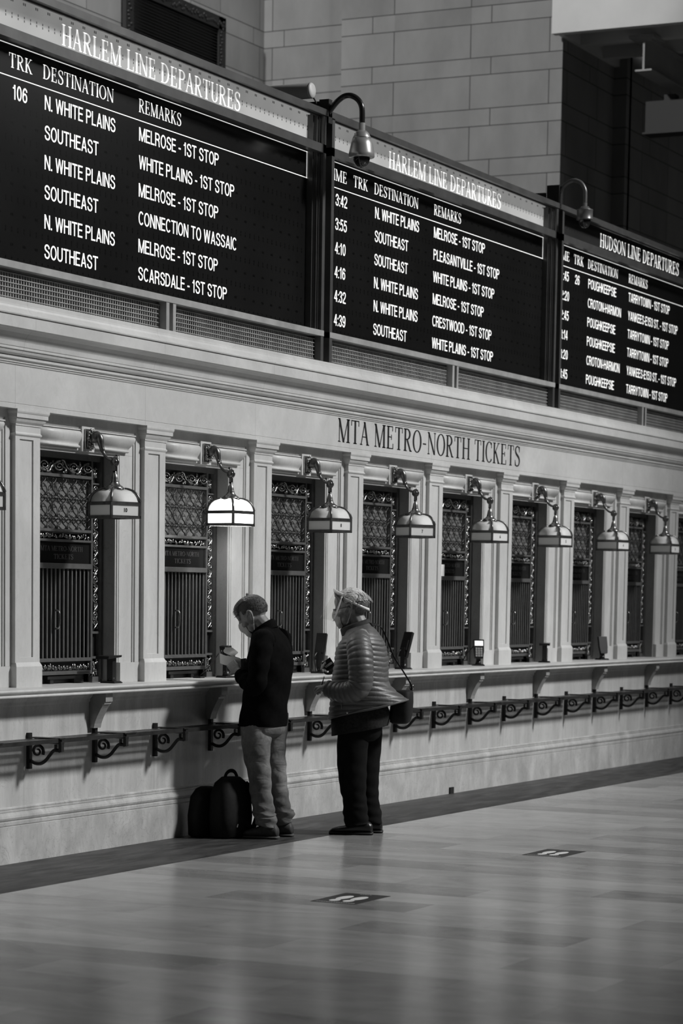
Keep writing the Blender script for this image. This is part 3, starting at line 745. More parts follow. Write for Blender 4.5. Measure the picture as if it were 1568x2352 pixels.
# ================================================================== departure boards
BP = 4.775; B0 = 12.38
YF = .05; YP = .165
NW, SE = 'N. WHITE PLAINS', 'SOUTHEAST'
ST_ = ' - 1ST STOP'
boards = [
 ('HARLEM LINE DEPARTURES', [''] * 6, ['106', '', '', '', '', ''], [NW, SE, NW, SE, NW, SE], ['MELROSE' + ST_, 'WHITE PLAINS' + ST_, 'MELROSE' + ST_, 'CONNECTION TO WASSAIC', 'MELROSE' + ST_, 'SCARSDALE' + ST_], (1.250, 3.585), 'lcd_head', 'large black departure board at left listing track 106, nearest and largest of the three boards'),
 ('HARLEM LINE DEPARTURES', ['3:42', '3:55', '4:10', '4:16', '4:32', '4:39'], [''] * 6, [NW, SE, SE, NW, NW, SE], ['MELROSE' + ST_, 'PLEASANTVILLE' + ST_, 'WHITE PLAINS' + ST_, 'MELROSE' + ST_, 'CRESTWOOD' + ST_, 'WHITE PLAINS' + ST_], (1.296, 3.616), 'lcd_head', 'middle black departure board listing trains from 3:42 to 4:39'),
 ('HUDSON LINE DEPARTURES', ['1:45', '2:20', '2:45', '3:14', '3:20', '3:45'], ['26', '', '', '', '', ''], ['POUGHKEEPSIE', 'CROTON-HARMON', 'POUGHKEEPSIE', 'POUGHKEEPSIE', 'CROTON-HARMON', 'POUGHKEEPSIE'], ['TARRYTOWN' + ST_, 'YANKEES-E153 ST.' + ST_, 'TARRYTOWN' + ST_, 'TARRYTOWN' + ST_, 'YANKEES-E153 ST.' + ST_, 'TARRYTOWN' + ST_], (1.347, 3.72), 'lcd_head_dark', 'farthest departure board at right, headed Hudson Line, cut off by the photo edge'),
]
def natural(txt):
    m_ = grotesque(txt); return m_, max(v[0] for v in m_.v) - min(v[0] for v in m_.v)
_, WREF = natural(NW); XS = .84 / WREF
for b, (title, times, trk, dest, rem, tx, hm, label) in enumerate(boards):
    ox = B0 + BP * b
    t = empty('departure_board', (ox, 0, 3.42), label, 'departure board', 'departure boards above the ticket windows')
    def put(mb, name, mat, par=t): return mb.shift((-ox, 0, -3.42)).build(name, mat, par)
    x0, x1 = ox + .095, ox + BP - .095
    f = MB()
    yb = .42
    for xa, xb in ((x0 - .045, x0), (x1, x1 + .045)): f.box(xa, xb, YF, yb, 3.42, 5.25)
    for dx, yy in ((.012, .075), (.03, .105)): f.box(x1 - dx, x1 - dx + .006, yy, yb, 3.665, 5.25).box(x1 - dx - .012, x1 + .002, yy + .012, yb, 3.665, 5.25)
    f.box(x0 - .045, x1 + .045, YF, YF + .055, 4.972, 5.034)
    f.box(x0 - .094, x1 + .094, YF - .01, YF + .05, 5.246, 5.292).box(x0 - .094, x1 + .094, YF + .05, yb, 5.280, 5.292).box(x0, x1, YF + .03, YF + .045, 5.236, 5.247)
    f.box(x1 + .045, x1 + .094, .15, yb, 3.42, 5.249)
    put(f, 'board_frame', M['board_frame'])
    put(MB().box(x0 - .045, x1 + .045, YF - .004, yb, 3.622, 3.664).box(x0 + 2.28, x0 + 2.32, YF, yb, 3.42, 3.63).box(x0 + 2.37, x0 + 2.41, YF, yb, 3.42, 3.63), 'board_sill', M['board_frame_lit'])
    put(MB().box(x0, x1, YP, YP + .03, 3.665, 5.034), 'display_panel', M['lcd'])
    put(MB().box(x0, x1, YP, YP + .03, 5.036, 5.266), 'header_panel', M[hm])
    put(MB().box(x0 - .02, x1 + .02, yb - .03, yb, 3.42, 5.25), 'back_panel', M['black'])
    g = MB(); 
    for xa, xb in ((x0, x0 + 2.28), (x0 + 2.41, x1)):
        n = int((xb - xa) / .029)
        for k in range(n + 1): g.box(xa + .029 * k, xa + .029 * k + .008, YF + .055, YF + .07, 3.42, 3.60)
        for k in range(7): g.box(xa, xb, YF + .05, YF + .057, 3.424 + .029 * k, 3.429 + .029 * k)
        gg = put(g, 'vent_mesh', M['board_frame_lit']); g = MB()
    put(MB().box(x0, x1, YF + .12, YF + .13, 3.42, 3.63), 'vent_backing', M['black'])
    yt = YP - .0015
    put(fit(serif(title), ox + tx[0], ox + tx[1], 5.087, 5.216, yt, (0, 1)), 'line_title', M['lcd_header'])
    def rule(): 
        q = MB()
        for z in (4.975, 4.785): q.add([(x0, yt, z), (ox + 4.638, yt, z), (ox + 4.638, yt, z + .006), (x0, yt, z + .006)], [(0, 1, 2, 3)])
        q.add([(ox + 4.628, yt, 4.785), (ox + 4.638, yt, 4.785), (ox + 4.638, yt, 4.981), (ox + 4.628, yt, 4.981)], [(0, 1, 2, 3)]); return q
    put(rule(), 'heading_rule', M['lcd_header'])
    hz = (4.842, 4.928)
    for txt, a, c in (('TIME', .22, .535), ('TRK', .66, .915), ('DESTINATION', 1.035, 1.87), ('REMARKS', 2.19, 2.75)):
        put(fit(serif(txt), ox + a, ox + c, hz[0], hz[1], yt, (0, 1)), 'column_heading', M['lcd_header'])
    for k in range(6):
        zt = 4.745 - .1815 * k; zb = zt - .088
        for col, txt, xl in (('time_text', times[k], .35), ('track_number', trk[k], .70), ('destination_text', dest[k], 1.055), ('remark_text', rem[k], 2.195)):
            if not txt: continue
            m_, wd = natural(txt); wd *= XS
            put(fit(m_, ox + xl, ox + xl + wd, zb, zt, yt, (0, 1)), col, M['lcd_text'])

# ================================================================== cameras and the fittings on top of the boards
def dome_camera(x, y, z, mat, pipe, label, small):
    t = empty('dome_camera', (x, .12, 5.292), label, 'security camera', 'dome cameras above the departure boards')
    def put(mb, name, mat_, par=t): return mb.shift((-x, -.12, -5.292)).build(name, mat_, par)
    if small:
        put(MB().box(x - .045, x + .045, .05, .17, 5.292, 5.46).box(x - .02, x + .02, .2, .5, 5.36, 5.40), 'mounting_box', M['black'])
        pts = [(x, .06, 5.40), (x, .02, 5.455), (x, -.04, 5.492), (x, -.09, 5.497), (x, -.15, 5.468), (x, -.185, 5.41), (x, -.19, 5.36), (x, -.19, 5.285)]
    else:
        put(MB().box(x - .03, x + .03, .04, .12, 5.20, 5.375).box(x - .02, x + .02, .1, .3, 5.335, 5.365), 'mounting_post', M['black'])
        pts = [(x, .08, 5.25), (x, .03, 5.31), (x, -.02, 5.36), (x, -.08, 5.392), (x, -.14, 5.388), (x, -.195, 5.35), (x, -.222, 5.29), (x, -.225, 5.18)]
    put(MB().tube(cr(pts, 5), .021 if not small else .018, 12), 'gooseneck_pipe', pipe)
    yc = pts[-1][1]
    if not small:
        zt = 5.185
        h = MB().lathe([(.0, 0), (.024, 0), (.024, -.055), (.034, -.057), (.052, -.075), (.068, -.105), (.070, -.112), (.066, -.114), (.072, -.116), (.084, -.16), (.096, -.22), (.098, -.245), (.094, -.252), (.06, -.252), (0, -.25)], (x, yc, zt), 28)
        put(h, 'camera_housing', mat); put(MB().ell((x, yc, zt - .252), (.064, .064, .075), 24, 12), 'camera_dome', M['dome'])
    else:
        zt = 5.29
        h = MB().lathe([(0, 0), (.02, 0), (.02, -.03), (.035, -.034), (.045, -.048), (.05, -.05), (.05, -.056), (.072, -.06), (.076, -.066), (.073, -.07), (.073, -.145), (.078, -.152), (.05, -.156), (0, -.156)], (x, yc, zt), 28)
        put(h, 'camera_housing', mat); put(MB().ell((x, yc, zt - .158), (.055, .055, .07), 24, 12), 'camera_dome', M['dome'])
dome_camera(17.15, 0, 0, M['cam_silver'], M['pipe_black'], 'silver bell-shaped dome camera hanging from a black gooseneck pipe between the left and middle boards', False)
dome_camera(21.92, 0, 0, M['cam_dark'], M['cam_dark'], 'smaller grey dome camera on a curved pipe at the end of the middle board', True)
cy = empty('lamp_housing', (17.08, .5, 5.292), 'long grey cylindrical fitting lying on top of the left departure board', 'light fitting')
MB().lathe([(0, -.33), (.056, -.33), (.058, -.32), (.058, .45), (0, .45)], (0, 0, .145), 24, 'y').build('cylinder_body', M['beam'], cy)
MB().lathe([(0, -.345), (.050, -.345), (.058, -.336), (.058, -.325), (0, -.325)], (0, 0, .145), 24, 'y').build('end_cap', grey('grey_end_cap', .42, .5), cy)
MB().box(-.03, .03, -.15, -.09, 0, .1).box(-.03, .03, .2, .26, 0, .1).tube(cr([(.02, -.33, .11), (.03, -.36, .05), (.04, -.3, .02), (.03, -.1, .06)], 5), .006, 6).build('support_bracket', M['black'], cy)

# ================================================================== vent grille, canopy
vg = empty('vent_grille', (25.75, 6.4, 7.3), 'large black louvred vent grille in the stone wall above the left departure board', 'vent')
fr = MB()
for a, b, c, d in ((-1.15, -.98, 0, 1.22), (.98, 1.15, 0, 1.22), (-1.15, 1.15, 1.07, 1.22), (-1.15, 1.15, 0, .12)): fr.box(a, b, -.05, .0, c, d)
for k in range(60):
    a = k / 60 * 2.2 - 1.1; fr.ell((a, -.05, 1.145 + random.uniform(-.03, .03)), (.03, .015, .03), 6, 4)
for k in range(30): fr.ell((1.065 + random.uniform(-.04, .04), -.05, k / 30 * 1.2), (.03, .015, .025), 6, 4).ell((-1.065 + random.uniform(-.04, .04), -.05, k / 30 * 1.2), (.03, .015, .025), 6, 4)
fr.build('grille_frame', grey('black_cast_iron', .012, .45, .2), vg)
lv = MB()
for k in range(27): lv.prism([(-.035, .13 + .035 * k), (-.028, .13 + .035 * k), (.0, .155 + .035 * k), (-.008, .155 + .035 * k)], -.98, .98, 'x')
lv.build('louvres', grey('black_louvre', .010, .5, .2), vg)
cp = empty('steel_canopy', (27.5, 0, 8.14), 'white panelled steel canopy with exposed beams jutting out at the top right', 'canopy')
def put(mb, name, mat): return mb.shift((-27.5, 0, -8.14)).build(name, mat, cp)
put(MB().box(27.5, 27.62, -7, 2.405, 8.14, 10.2).box(27.62, 29.6, 2.30, 2.365, 8.14, 10.2), 'fascia_panel', M['canopy'])
put(MB().box(27.6, 44, -7, 1.94, 8.34, 8.46).box(27.6, 29.66, 1.94, 2.36, 8.34, 8.46), 'soffit_deck', M['beam'])
for k in range(6): put(MB().box(28.15 + .75 * k, 28.27 + .75 * k, -7, (2.30 if k < 2 else 1.9), 8.13, 8.34), 'deck_rib', M['canopy'])
ib = MB(); yi = 1.46
ib.box(28.0, 44, yi - .10, yi + .10, 7.745, 7.765).box(28.0, 44, yi - .012, yi + .012, 7.765, 8.08).box(28.0, 44, yi - .10, yi + .10, 8.08, 8.10).box(27.9, 28.3, yi - .15, yi + .15, 8.10, 8.135)
put(ib, 'i_beam', M['beam'])
hb = MB().box(28.9, 29.1, -7, 1.74, 7.215, 7.58).box(28.86, 29.14, -7, 1.76, 7.195, 7.215)
for yy in (1.45, 1.05, .5): hb.box(28.92, 29.06, yy - .07, yy + .07, 7.58, 7.65)
put(hb, 'cross_beam', grey('dark_painted_beam', .05, .7, 0, .2)); put(MB().tube([(29.0, 1.26, 7.58), (29.0, 1.26, 8.4)], .018, 8), 'hanger_rod', M['beam'])

# ================================================================== card terminals on the counter
def terminal(i, px_dx, kind, label, yaw=0, y=.09):
    t = empty('card_terminal', (PX0 + PIT * i + px_dx, y, 1.078), label, 'card terminal', 'card terminals standing on the counter', math.radians(yaw))
    b = MB().box(-.05, .05, -.055, .055, 0, .008).box(-.045, .045, -.05, .05, .008, .014); b.lathe([(.03, .012), (.024, .03), (.02, .05)], (0, 0, 0), 14)
    b.build('terminal_base', M['black_plastic'], t)
    if kind == 'flat':
        MB().box(-.022, .022, -.022, .022, .01, .17).build('terminal_post', M['black_plastic'], t)
        hd = MB().prism([(-.12, .160), (.045, .172), (.05, .185), (-.115, .180)], -.05, .05, 'y'); hd.build('keypad_head', M['black_plastic'], t)
        return t
    if kind == 'tilt':
        MB().box(-.02, .02, -.02, .02, .01, .18).build('terminal_post', M['black_plastic'], t)
        rot = Matrix.Translation((.0, -.035, .205)) @ Matrix.Rotation(math.radians(22), 4, 'X')
        hd = MB().box(-.04, .04, -.016, .014, -.115, .105).box(-.03, .03, .0, .03, -.06, .03).xf(rot); hd.build('keypad_head', M['black_plastic'], t)
        MB().tube(cr([(.01, .03, .16), (.02, .07, .12), (.015, .05, .06), (.0, .06, .01)], 5), .005, 6).build('cord', M['black_plastic'], t)
        k = MB()
        for r in range(4):
            for c in range(3): k.box(-.026 + .02 * c, -.014 + .02 * c, -.019, -.016, -.085 + .022 * r, -.075 + .022 * r)
        k.xf(rot).build('keys', M['cam_dark'], t); return t
    MB().box(-.018, .018, -.018, .018, .01, .09).build('terminal_post', M['black_plastic'], t)
    rot = Matrix.Translation((0, -.01, .145)) @ Matrix.Rotation(math.radians(-14), 4, 'X')
    hd = MB(); hd.prism([(-.036, .0 - .085), (.036, -.085), (.045, -.02), (.046, .085), (-.046, .085), (-.045, -.02)], -.014, .016, 'y'); hd.xf(rot).build('keypad_head', M['black_plastic'], t)
    if kind == 'lit':
        MB().box(-.037, .037, -.0165, -.013, .028, .072).xf(rot).build('screen', M['screen'], t)
        k = MB()
        for r in range(5):
            for c in range(3): k.box(-.030 + .022 * c, -.014 + .022 * c, -.017, -.013, -.068 + .017 * r, -.058 + .017 * r)
        k.xf(rot).build('keys', M['key'], t)
        MB().tube(cr([(-.045, .0, .17), (-.10, .03, .10), (-.14, .05, .02), (-.15, .06, .006)], 5), .005, 6).build('cord', M['black_plastic'], t)
    return t
terminal(0, 1.13, 'flat', 'black card terminal with its head laid flat, beside the window with lamp 10')
terminal(1, 1.15, 'stand', 'black card terminal partly behind the hands of the man in the black jacket', 75)
terminal(2, 1.08, 'tilt', 'tall tilted black card terminal between the two standing men', 100)
terminal(3, 1.08, 'tilt', 'tall black card terminal just behind the back of the man in the quilted jacket', 80)
terminal(4, 1.10, 'lit', 'card terminal with a lit white screen and pale keys', -58)
terminal(5, 1.13, 'flat', 'dark card terminal with a tilted head below the lamp numbered 5', 20)
terminal(6, 1.13, 'stand', 'small black card terminal farthest to the right on the counter', -40)
# gooseneck microphone at the second window
gm = empty('gooseneck_microphone', (PX0 + PIT + .93, .19, 1.078), 'thin black gooseneck microphone slanting up from the lit ticket window', 'microphone')
MB().box(-.03, .03, -.03, .03, 0, .012).build('mic_base', M['black_plastic'], gm)
MB().tube([(0, 0, .01), (.06, -.05, .08), (.12, -.09, .17), (.135, -.10, .185)], .004, 8).ell((.14, -.102, .178), (.009, .009, .022), 8, 6).build('mic_stem', M['black_plastic'], gm)

# ================================================================== floor stickers
def sticker(x, y, rz, label):
    t = empty('floor_sticker', (x, y, 0), label, 'sticker', 'distancing stickers on the floor', rz)
    MB().box(-.225, .225, -.14, .14, .0004, .0012).build('sticker_sheet', M['sticker'], t)
    fp = MB()
    for s_ in (-1, 1):
        fp.add([(-.02 + .10 * math.cos(a) * (1 if math.cos(a) > 0 else .9), s_ * .045 + .034 * math.sin(a), .0022) for a in [2 * PI * k / 18 for k in range(18)]], [list(range(18))])
        fp.add([(.115 + .045 * math.cos(a), s_ * .042 + .03 * math.sin(a), .0022) for a in [2 * PI * k / 14 for k in range(14)]], [list(range(14))])
    fp.xf(Matrix.Rotation(PI, 4, 'Z')).xf(Matrix.Translation((.0, 0, 0)))
    fp.build('footprint_print', M['sticker_white'], t)
    bd = MB()
    for k in range(16):
        bd.box(-.205, -.195, -.12 + .015 * k, -.111 + .015 * k, .0013, .0018)
        bd.box(.195, .203, -.12 + .015 * k, -.112 + .015 * k, .0013, .0018) if 5 < k < 11 else None
    bd.build('border_marks', M['sticker_white'], t)
sticker(12.39, -2.545, 0, 'black floor sticker with white footprints, the nearer one')
sticker(15.37, -2.59, 0, 'black floor sticker with white footprints, the farther one at right')
so = MB().box(-.04, .04, -.012, 0, 0, .055).build('floor_socket', M['black'], None, (19.55, 0, 0)); tag(so, 'tiny dark socket box at the foot of the marble wall', 'socket')

# ================================================================== people
def voxel(mb, name, mat, parent, size=.0045, it=6):
    """melt overlapping closed pieces into one continuous skin"""
    o = mb.build(name, mat, parent)
    r = o.modifiers.new('r', 'REMESH'); r.mode = 'VOXEL'; r.voxel_size = size; r.use_smooth_shade = True
    s_ = o.modifiers.new('s', 'SMOOTH'); s_.iterations = it; s_.factor = .5
    bpy.context.view_layer.update()
    dg = bpy.context.evaluated_depsgraph_get(); me = bpy.data.meshes.new_from_object(o.evaluated_get(dg))
    o.modifiers.clear(); old = o.data; o.data = me; bpy.data.meshes.remove(old); me.name = name
    if not me.materials: me.materials.append(mat)
    me.polygons.foreach_set('use_smooth', [True] * len(me.polygons)); return o
def limb(b, pts, rs, n=14, k=5):
    P = cr(pts, k); R_ = [v.x for v in cr([(r, 0, 0) for r in rs], k)]
    b.tube(P, R_, n)
    b.ell(P[0], (R_[0],) * 3, 12, 8); b.ell(P[-1], (R_[-1],) * 3, 12, 8)
def hand(b, wrist, d, n, curl, sc=1.0, left=True, spread=.0):
    """palm, four unequal bent fingers and a thumb; d = wrist to knuckles, n = out of the palm"""
    d = Vector(d).normalized(); n = Vector(n); n = (n - d * n.dot(d)).normalized(); s_ = d.cross(n) * (1 if left else -1)   # s_: thumb side
    W = Vector(wrist)
    P = lambda a, c, e: W + (d * a + s_ * c + n * e) * sc
    for c in (-.027, -.009, .010, .028): b.tube([P(.0, c * .62, 0), P(.045, c * .9, -.002), P(.088, c, 0)], [.014 * sc, .0145 * sc, .0105 * sc], 8); b.ell(P(.088, c, 0), (.0108 * sc,) * 3, 8, 6)
    for c, l in ((-.029, .060), (-.0095, .074), (.010, .080), (.029, .072)):
        a, p = 0.0, P(.086, c, 0); pts = [p]
        for seg, f in enumerate((.46, .31, .23)):
            a += curl * (.75, 1.0, .7)[seg]
            p = p + (d * math.cos(a) + n * math.sin(a) + s_ * spread * c * 8) * l * f * sc; pts.append(p)
        b.tube(cr(pts, 3), [(.0092 - .0022 * q / 9) * sc for q in range(10)], 8); b.ell(pts[-1], (.0072 * sc,) * 3, 8, 6)
    th = [P(.018, .026, .004), P(.042, .045, .016), P(.066, .050, .030), P(.086, .042, .044)]
    b.tube(cr(th, 3), [.0135 * sc, .0130 * sc, .0125 * sc, .012 * sc, .0112 * sc, .0105 * sc, .0102 * sc, .0098 * sc, .0092 * sc, .0082 * sc], 8); b.ell(th[-1], (.0082 * sc,) * 3, 8, 6)
def head_parts(b, HM, sc):
    """skull, jaw, brow, nose, lips, ears in head space (x forward, z up)"""
    R3 = HM.to_3x3().normalized()
    def E_(c, r): b.ell(HM @ Vector(c), [q * sc for q in r], 20, 14, R3)
    E_((-.012, 0, .030), (.099, .077, .090)); E_((.012, 0, -.010), (.080, .070, .085)); E_((.034, 0, -.058), (.058, .055, .062))
    E_((.066, 0, -.098), (.028, .030, .020)); E_((.083, 0, .016), (.016, .050, .013)); E_((.076, 0, .045), (.024, .056, .045))
    for s_ in (-1, 1):
        E_((.062, s_ * .042, -.030), (.030, .022, .024)); E_((.080, s_ * .032, -.002), (.013, .014, .010)); E_((.04, s_ * .052, -.07), (.03, .012, .03))
        ear = [(.000, s_ * .074, -.030), (-.008, s_ * .080, -.012), (-.016, s_ * .084, .012), (-.008, s_ * .085, .026), (.006, s_ * .080, .024), (.010, s_ * .074, .006)]
        b.tube([HM @ Vector(q) for q in cr(ear, 3)], .0078 * sc, 7); E_((-.004, s_ * .075, .002), (.012, .006, .022)); E_((.002, s_ * .075, -.030), (.007, .006, .010))
    nz = [(.092, 0, .012), (.102, 0, -.006), (.114, 0, -.024), (.117, 0, -.034)]
    b.tube([HM @ Vector(q) for q in nz], [.009 * sc, .010 * sc, .012 * sc, .010 * sc], 10); E_((.104, .011, -.037), (.010, .008, .008)); E_((.104, -.011, -.037), (.010, .008, .008))
    E_((.092, 0, -.062), (.010, .024, .006)); E_((.090, 0, -.071), (.011, .022, .007))
def headmat(c, pitch, yaw, sc): return Matrix.Translation(c) @ Matrix.Rotation(math.radians(yaw), 4, 'Z') @ Matrix.Rotation(math.radians(pitch), 4, 'Y') @ Matrix.Scale(sc, 4)
def cap_hair(HM, sc, keep, r, puff=0.0, seed=1, n=72, m=44):
    rnd = random.Random(seed); b = MB(); pts = []
    for i in range(m + 1):
        th = PI * i / m; row = []
        for k in range(n):
            ph = 2 * PI * k / n; d = Vector((math.sin(th) * math.cos(ph), math.sin(th) * math.sin(ph), math.cos(th)))
            q = Vector((d.x * r[0] - .012, d.y * r[1], d.z * r[2] + .030)) + d * puff * (rnd.random() - .3); row.append((q, keep(q)))
        pts.append(row)
    vs = [HM @ q for row in pts for q, _ in row]; fs = []
    for i in range(m):
        for k in range(n):
            j = (k + 1) % n
            if pts[i][k][1] and pts[i][j][1] and pts[i + 1][k][1] and pts[i + 1][j][1]: fs.append((i * n + k, i * n + j, (i + 1) * n + j, (i + 1) * n + k))
    b.add(vs, fs, True); return b
def garment(secs, nu=64, sub=8, fn=None):
    """secs: (zc, dz, c, a, b, [squareness]) ring rows; closed tube of cloth"""
    rows = []
    K = cr([Vector((s[0], s[1], s[2])) for s in secs], sub); K2 = cr([Vector((s[3], s[4], 0)) for s in secs], sub)
    rs = []
    for q, (A, B_) in enumerate(zip(K, K2)):
        ring = []
        for k in range(nu):
            ph = 2 * PI * k / nu; c, s_ = math.cos(ph), math.sin(ph)
            e = .86; cx = math.copysign(abs(c) ** e, c); sy = math.copysign(abs(s_) ** e, s_)
            g = fn(A.x + A.y * c, ph, q / (len(K) - 1)) if fn else 0
            ring.append(Vector((A.z + (B_.x + g) * cx, (B_.y + g) * sy, A.x + A.y * c)))
        rs.append(ring)
    return rs
def shoe(b, sole, heel, toe, y, w, h, mb_sole, yaw=0.0):
    L = toe - heel; rs = []; rs2 = []
    prof = [(0, .62, .70), (.06, .80, .95), (.2, .92, 1.05), (.35, .88, 1.0), (.5, .95, .78), (.65, 1.0, .62), (.8, .95, .52), (.92, .72, .42), (1.0, .30, .25)]
    for t, ww, hh in prof:
        x = heel + L * t; ring = []; r2 = []
        for k in range(14):
            a = 2 * PI * k / 14; ring.append((x, y + w * ww * math.cos(a) + yaw * t * L, .012 + max(0, (.5 + .5 * math.sin(a))) * h * hh))
            r2.append((x + (0.004 if t > .5 else -.004), y + (w * ww + .004) * math.cos(a) + yaw * t * L, .011 + .011 * math.sin(a)))
        rs.append(ring); rs2.append(r2)
    b.rings(rs); mb_sole.rings(rs2)

# ---------------------------------------------------------- man in the black jacket
P1 = (15.24, -.50, 0); A1 = math.radians(100)
m1 = empty('person', P1, 'man in a black jacket and faded jeans, head bowed over papers at the counter', 'person', None, A1)
H1 = headmat((.118, 0, 1.535), 34, 6, 1.07)
b = MB()
head_parts(b, H1, 1.07)
limb(b, [(-.005, 0, 1.36), (.02, 0, 1.44), (.075, 0, 1.50)], [.062, .056, .058])
limb(b, [(.0, 0, .88), (.0, 0, 1.05), (-.02, 0, 1.22), (-.02, 0, 1.34)], [.115, .11, .115, .09])
limb(b, [(-.02, -.17, 1.34), (-.025, 0, 1.36), (-.02, .17, 1.34)], [.055, .07, .055])
LEG = [[(.01, .09, .88), (.035, .10, .66), (.02, .105, .44), (-.005, .105, .26), (-.045, .105, .09)], [(-.01, -.09, .88), (-.01, -.10, .66), (-.03, -.10, .44), (-.06, -.10, .26), (-.09, -.10, .09)]]
for p in LEG:
    limb(b, p, [.085, .075, .052, .048, .036]); q = p[-1]
    limb(b, [q, (q[0] + .02, q[1], .05), (q[0] + .13, q[1], .035)], [.036, .036, .026])
AL = [(-.02, .20, 1.35), (-.02, .265, 1.20), (.0, .275, 1.06), (.09, .21, 1.09), (.175, .135, 1.145)]
AR = [(-.02, -.20, 1.35), (-.01, -.26, 1.20), (.03, -.265, 1.07), (.12, -.17, 1.12), (.205, -.075, 1.17)]
for p in (AL, AR): limb(b, p, [.048, .043, .038, .034, .026])
hand(b, AL[-1], (.62, -.45, .50), (-.15, -.85, -.50), .62, 1.0, True)
hand(b, AR[-1], (.75, .50, .22), (.25, .55, .75), .55, 1.0, False)
voxel(b, 'body', M['skin'], m1)
# hair
keep1 = lambda q: q.z > .022 - (q.x < -.02) * .055 * min(1, (-.02 - q.x) / .05) + (q.x > .045) * .035
hr = cap_hair(H1, 1.07, keep1, (.104, .0815, .096), .0035, 3)
rnd = random.Random(5)
ht = MB()
for k in range(620):
    a = rnd.uniform(-.058, .058); x = rnd.uniform(-.075, .080); zz = .030 + .096 * math.sqrt(max(0.02, 1 - ((x + .012) / .104) ** 2 - (a / .0815) ** 2))
    q0 = Vector((x, a, zz - .002)); q1 = q0 + Vector((.016, a * .05, .004)); q2 = q1 + Vector((.012, rnd.uniform(-.004, .004), -.003))
    ht.tube([H1 @ q0, H1 @ q1, H1 @ q2], [.0016, .0013, .0004], 4)
for k in range(14):
    q0 = Vector((rnd.uniform(-.05, -.03), rnd.uniform(-.012, .012), .122)); hr.tube([H1 @ q0, H1 @ (q0 + Vector((-.004, rnd.uniform(-.004, .004), .016)))], [.0022, .0006], 4)
for k in range(30):
    q0 = Vector((.080 + rnd.uniform(-.006, .004), rnd.uniform(-.045, .045), .070)); hr.tube([H1 @ q0, H1 @ (q0 + Vector((.012, 0, -.016)))], [.002, .0006], 4)
for k in range(900):
    th = rnd.uniform(.8, 2.0); ph_ = rnd.uniform(0, 2 * PI); d = Vector((math.sin(th) * math.cos(ph_), math.sin(th) * math.sin(ph_), math.cos(th)))
    q0 = Vector((d.x * .104 - .012, d.y * .0815, d.z * .096 + .030))
    if keep1(q0): hr.tube([H1 @ q0, H1 @ (q0 + d * .0012 + Vector((-.003, 0, -.008)))], [.0009, .0004], 3)
ho = hr.build('hair', M['hair_dark'], m1); ht.build('hair_top', M['hair_top'], ho)
def mask_mesh(HM, r=(.062, .060, .060), c=(.048, 0, -.062)):
    b = MB(); rs = []
    for i in range(15):
        v = -1 + 2 * i / 14; row = []
        for k in range(21):
            u = -1.22 + 2.44 * k / 20
            pl = .0016 * math.sin(v * 9) * (1 - abs(u) / 1.3)
            cz = c[2] + r[2] * v * (1 - .22 * (abs(u) / 1.22) ** 2)
            rr = 1 - .30 * max(0, -v) ** 2.2 - .06 * max(0, v) ** 2
            nose = .018 * math.exp(-(u / .32) ** 2) * math.exp(-((v - .5) / .5) ** 2)
            row.append(HM @ Vector((c[0] + (r[0] * rr + nose + pl) * math.cos(u), (r[1] + pl) * rr * math.sin(u) * 1.02, cz)))
        rs.append(row)
    b.rings(rs, False, False, True); return b, rs
mk, rs = mask_mesh(H1); mo = mk.build('face_mask', M['mask'], m1)
lp = MB()
for s_ in (-1, 1):
    lp.tube([H1 @ Vector(q) for q in cr([(.040, s_ * .064, -.015), (.022, s_ * .073, .012), (.002, s_ * .086, .032), (-.014, s_ * .091, .020), (-.014, s_ * .088, -.012), (.010, s_ * .076, -.06), (.036, s_ * .062, -.098)], 4)], .0013, 6)
lp.build('ear_loop', M['loop'], mo)
# jacket
rnd = random.Random(11)
def wr1(z, ph, t): return .006 * math.sin(9 * z + 3 * math.cos(ph)) * math.sin(ph * 2 + z * 6) + .004 * math.sin(31 * z + 4 * ph)
J1 = [(.772, 0, .035, .150, .195), (.80, 0, .034, .152, .198), (.97, 0, .018, .150, .202), (1.10, 0, -.004, .145, .212), (1.22, 0, -.012, .140, .220), (1.30, 0, -.014, .130, .222), (1.365, -.008, -.004, .110, .200), (1.415, -.02, .020, .084, .145), (1.445, -.035, .038, .068, .082)]
j = MB().rings(garment(J1, 64, 7, wr1), True, False)
def sleeve(b, pts, rs, n=20, k=9, wrk=.004, seed=0):
    P = cr(pts, k); R_ = [v.x for v in cr([(r, 0, 0) for r in rs], k)]
    b.tube(P, [r + wrk * math.sin(i * 1.1 + seed) for i, r in enumerate(R_)], n)
sleeve(j, [(-.03, .13, 1.375), (-.02, .205, 1.35), (-.02, .268, 1.20), (.0, .278, 1.055), (.085, .212, 1.085), (.150, .155, 1.130)], [.070, .080, .072, .066, .058, .050])
sleeve(j, [(-.03, -.13, 1.375), (-.02, -.205, 1.35), (-.01, -.262, 1.20), (.03, -.266, 1.065), (.115, -.175, 1.115), (.185, -.095, 1.158)], [.070, .080, .072, .066, .058, .050])
jo = j.build('jacket', M['jacket'], m1)
cl = MB(); rs = []
for z, c, a, bb, dz in ((1.41, .026, .088, .098, -.046), (1.435, .034, .082, .088, -.052), (1.458, .042, .078, .082, -.052), (1.462, .044, .072, .076, -.050), (1.44, .040, .068, .072, -.045)):
    rs.append([(c + a * math.cos(2 * PI * k / 40), bb * math.sin(2 * PI * k / 40), z + dz * math.cos(2 * PI * k / 40)) for k in range(40)])
cl.rings(rs, True, False); cl.build('collar', M['jacket'], jo)
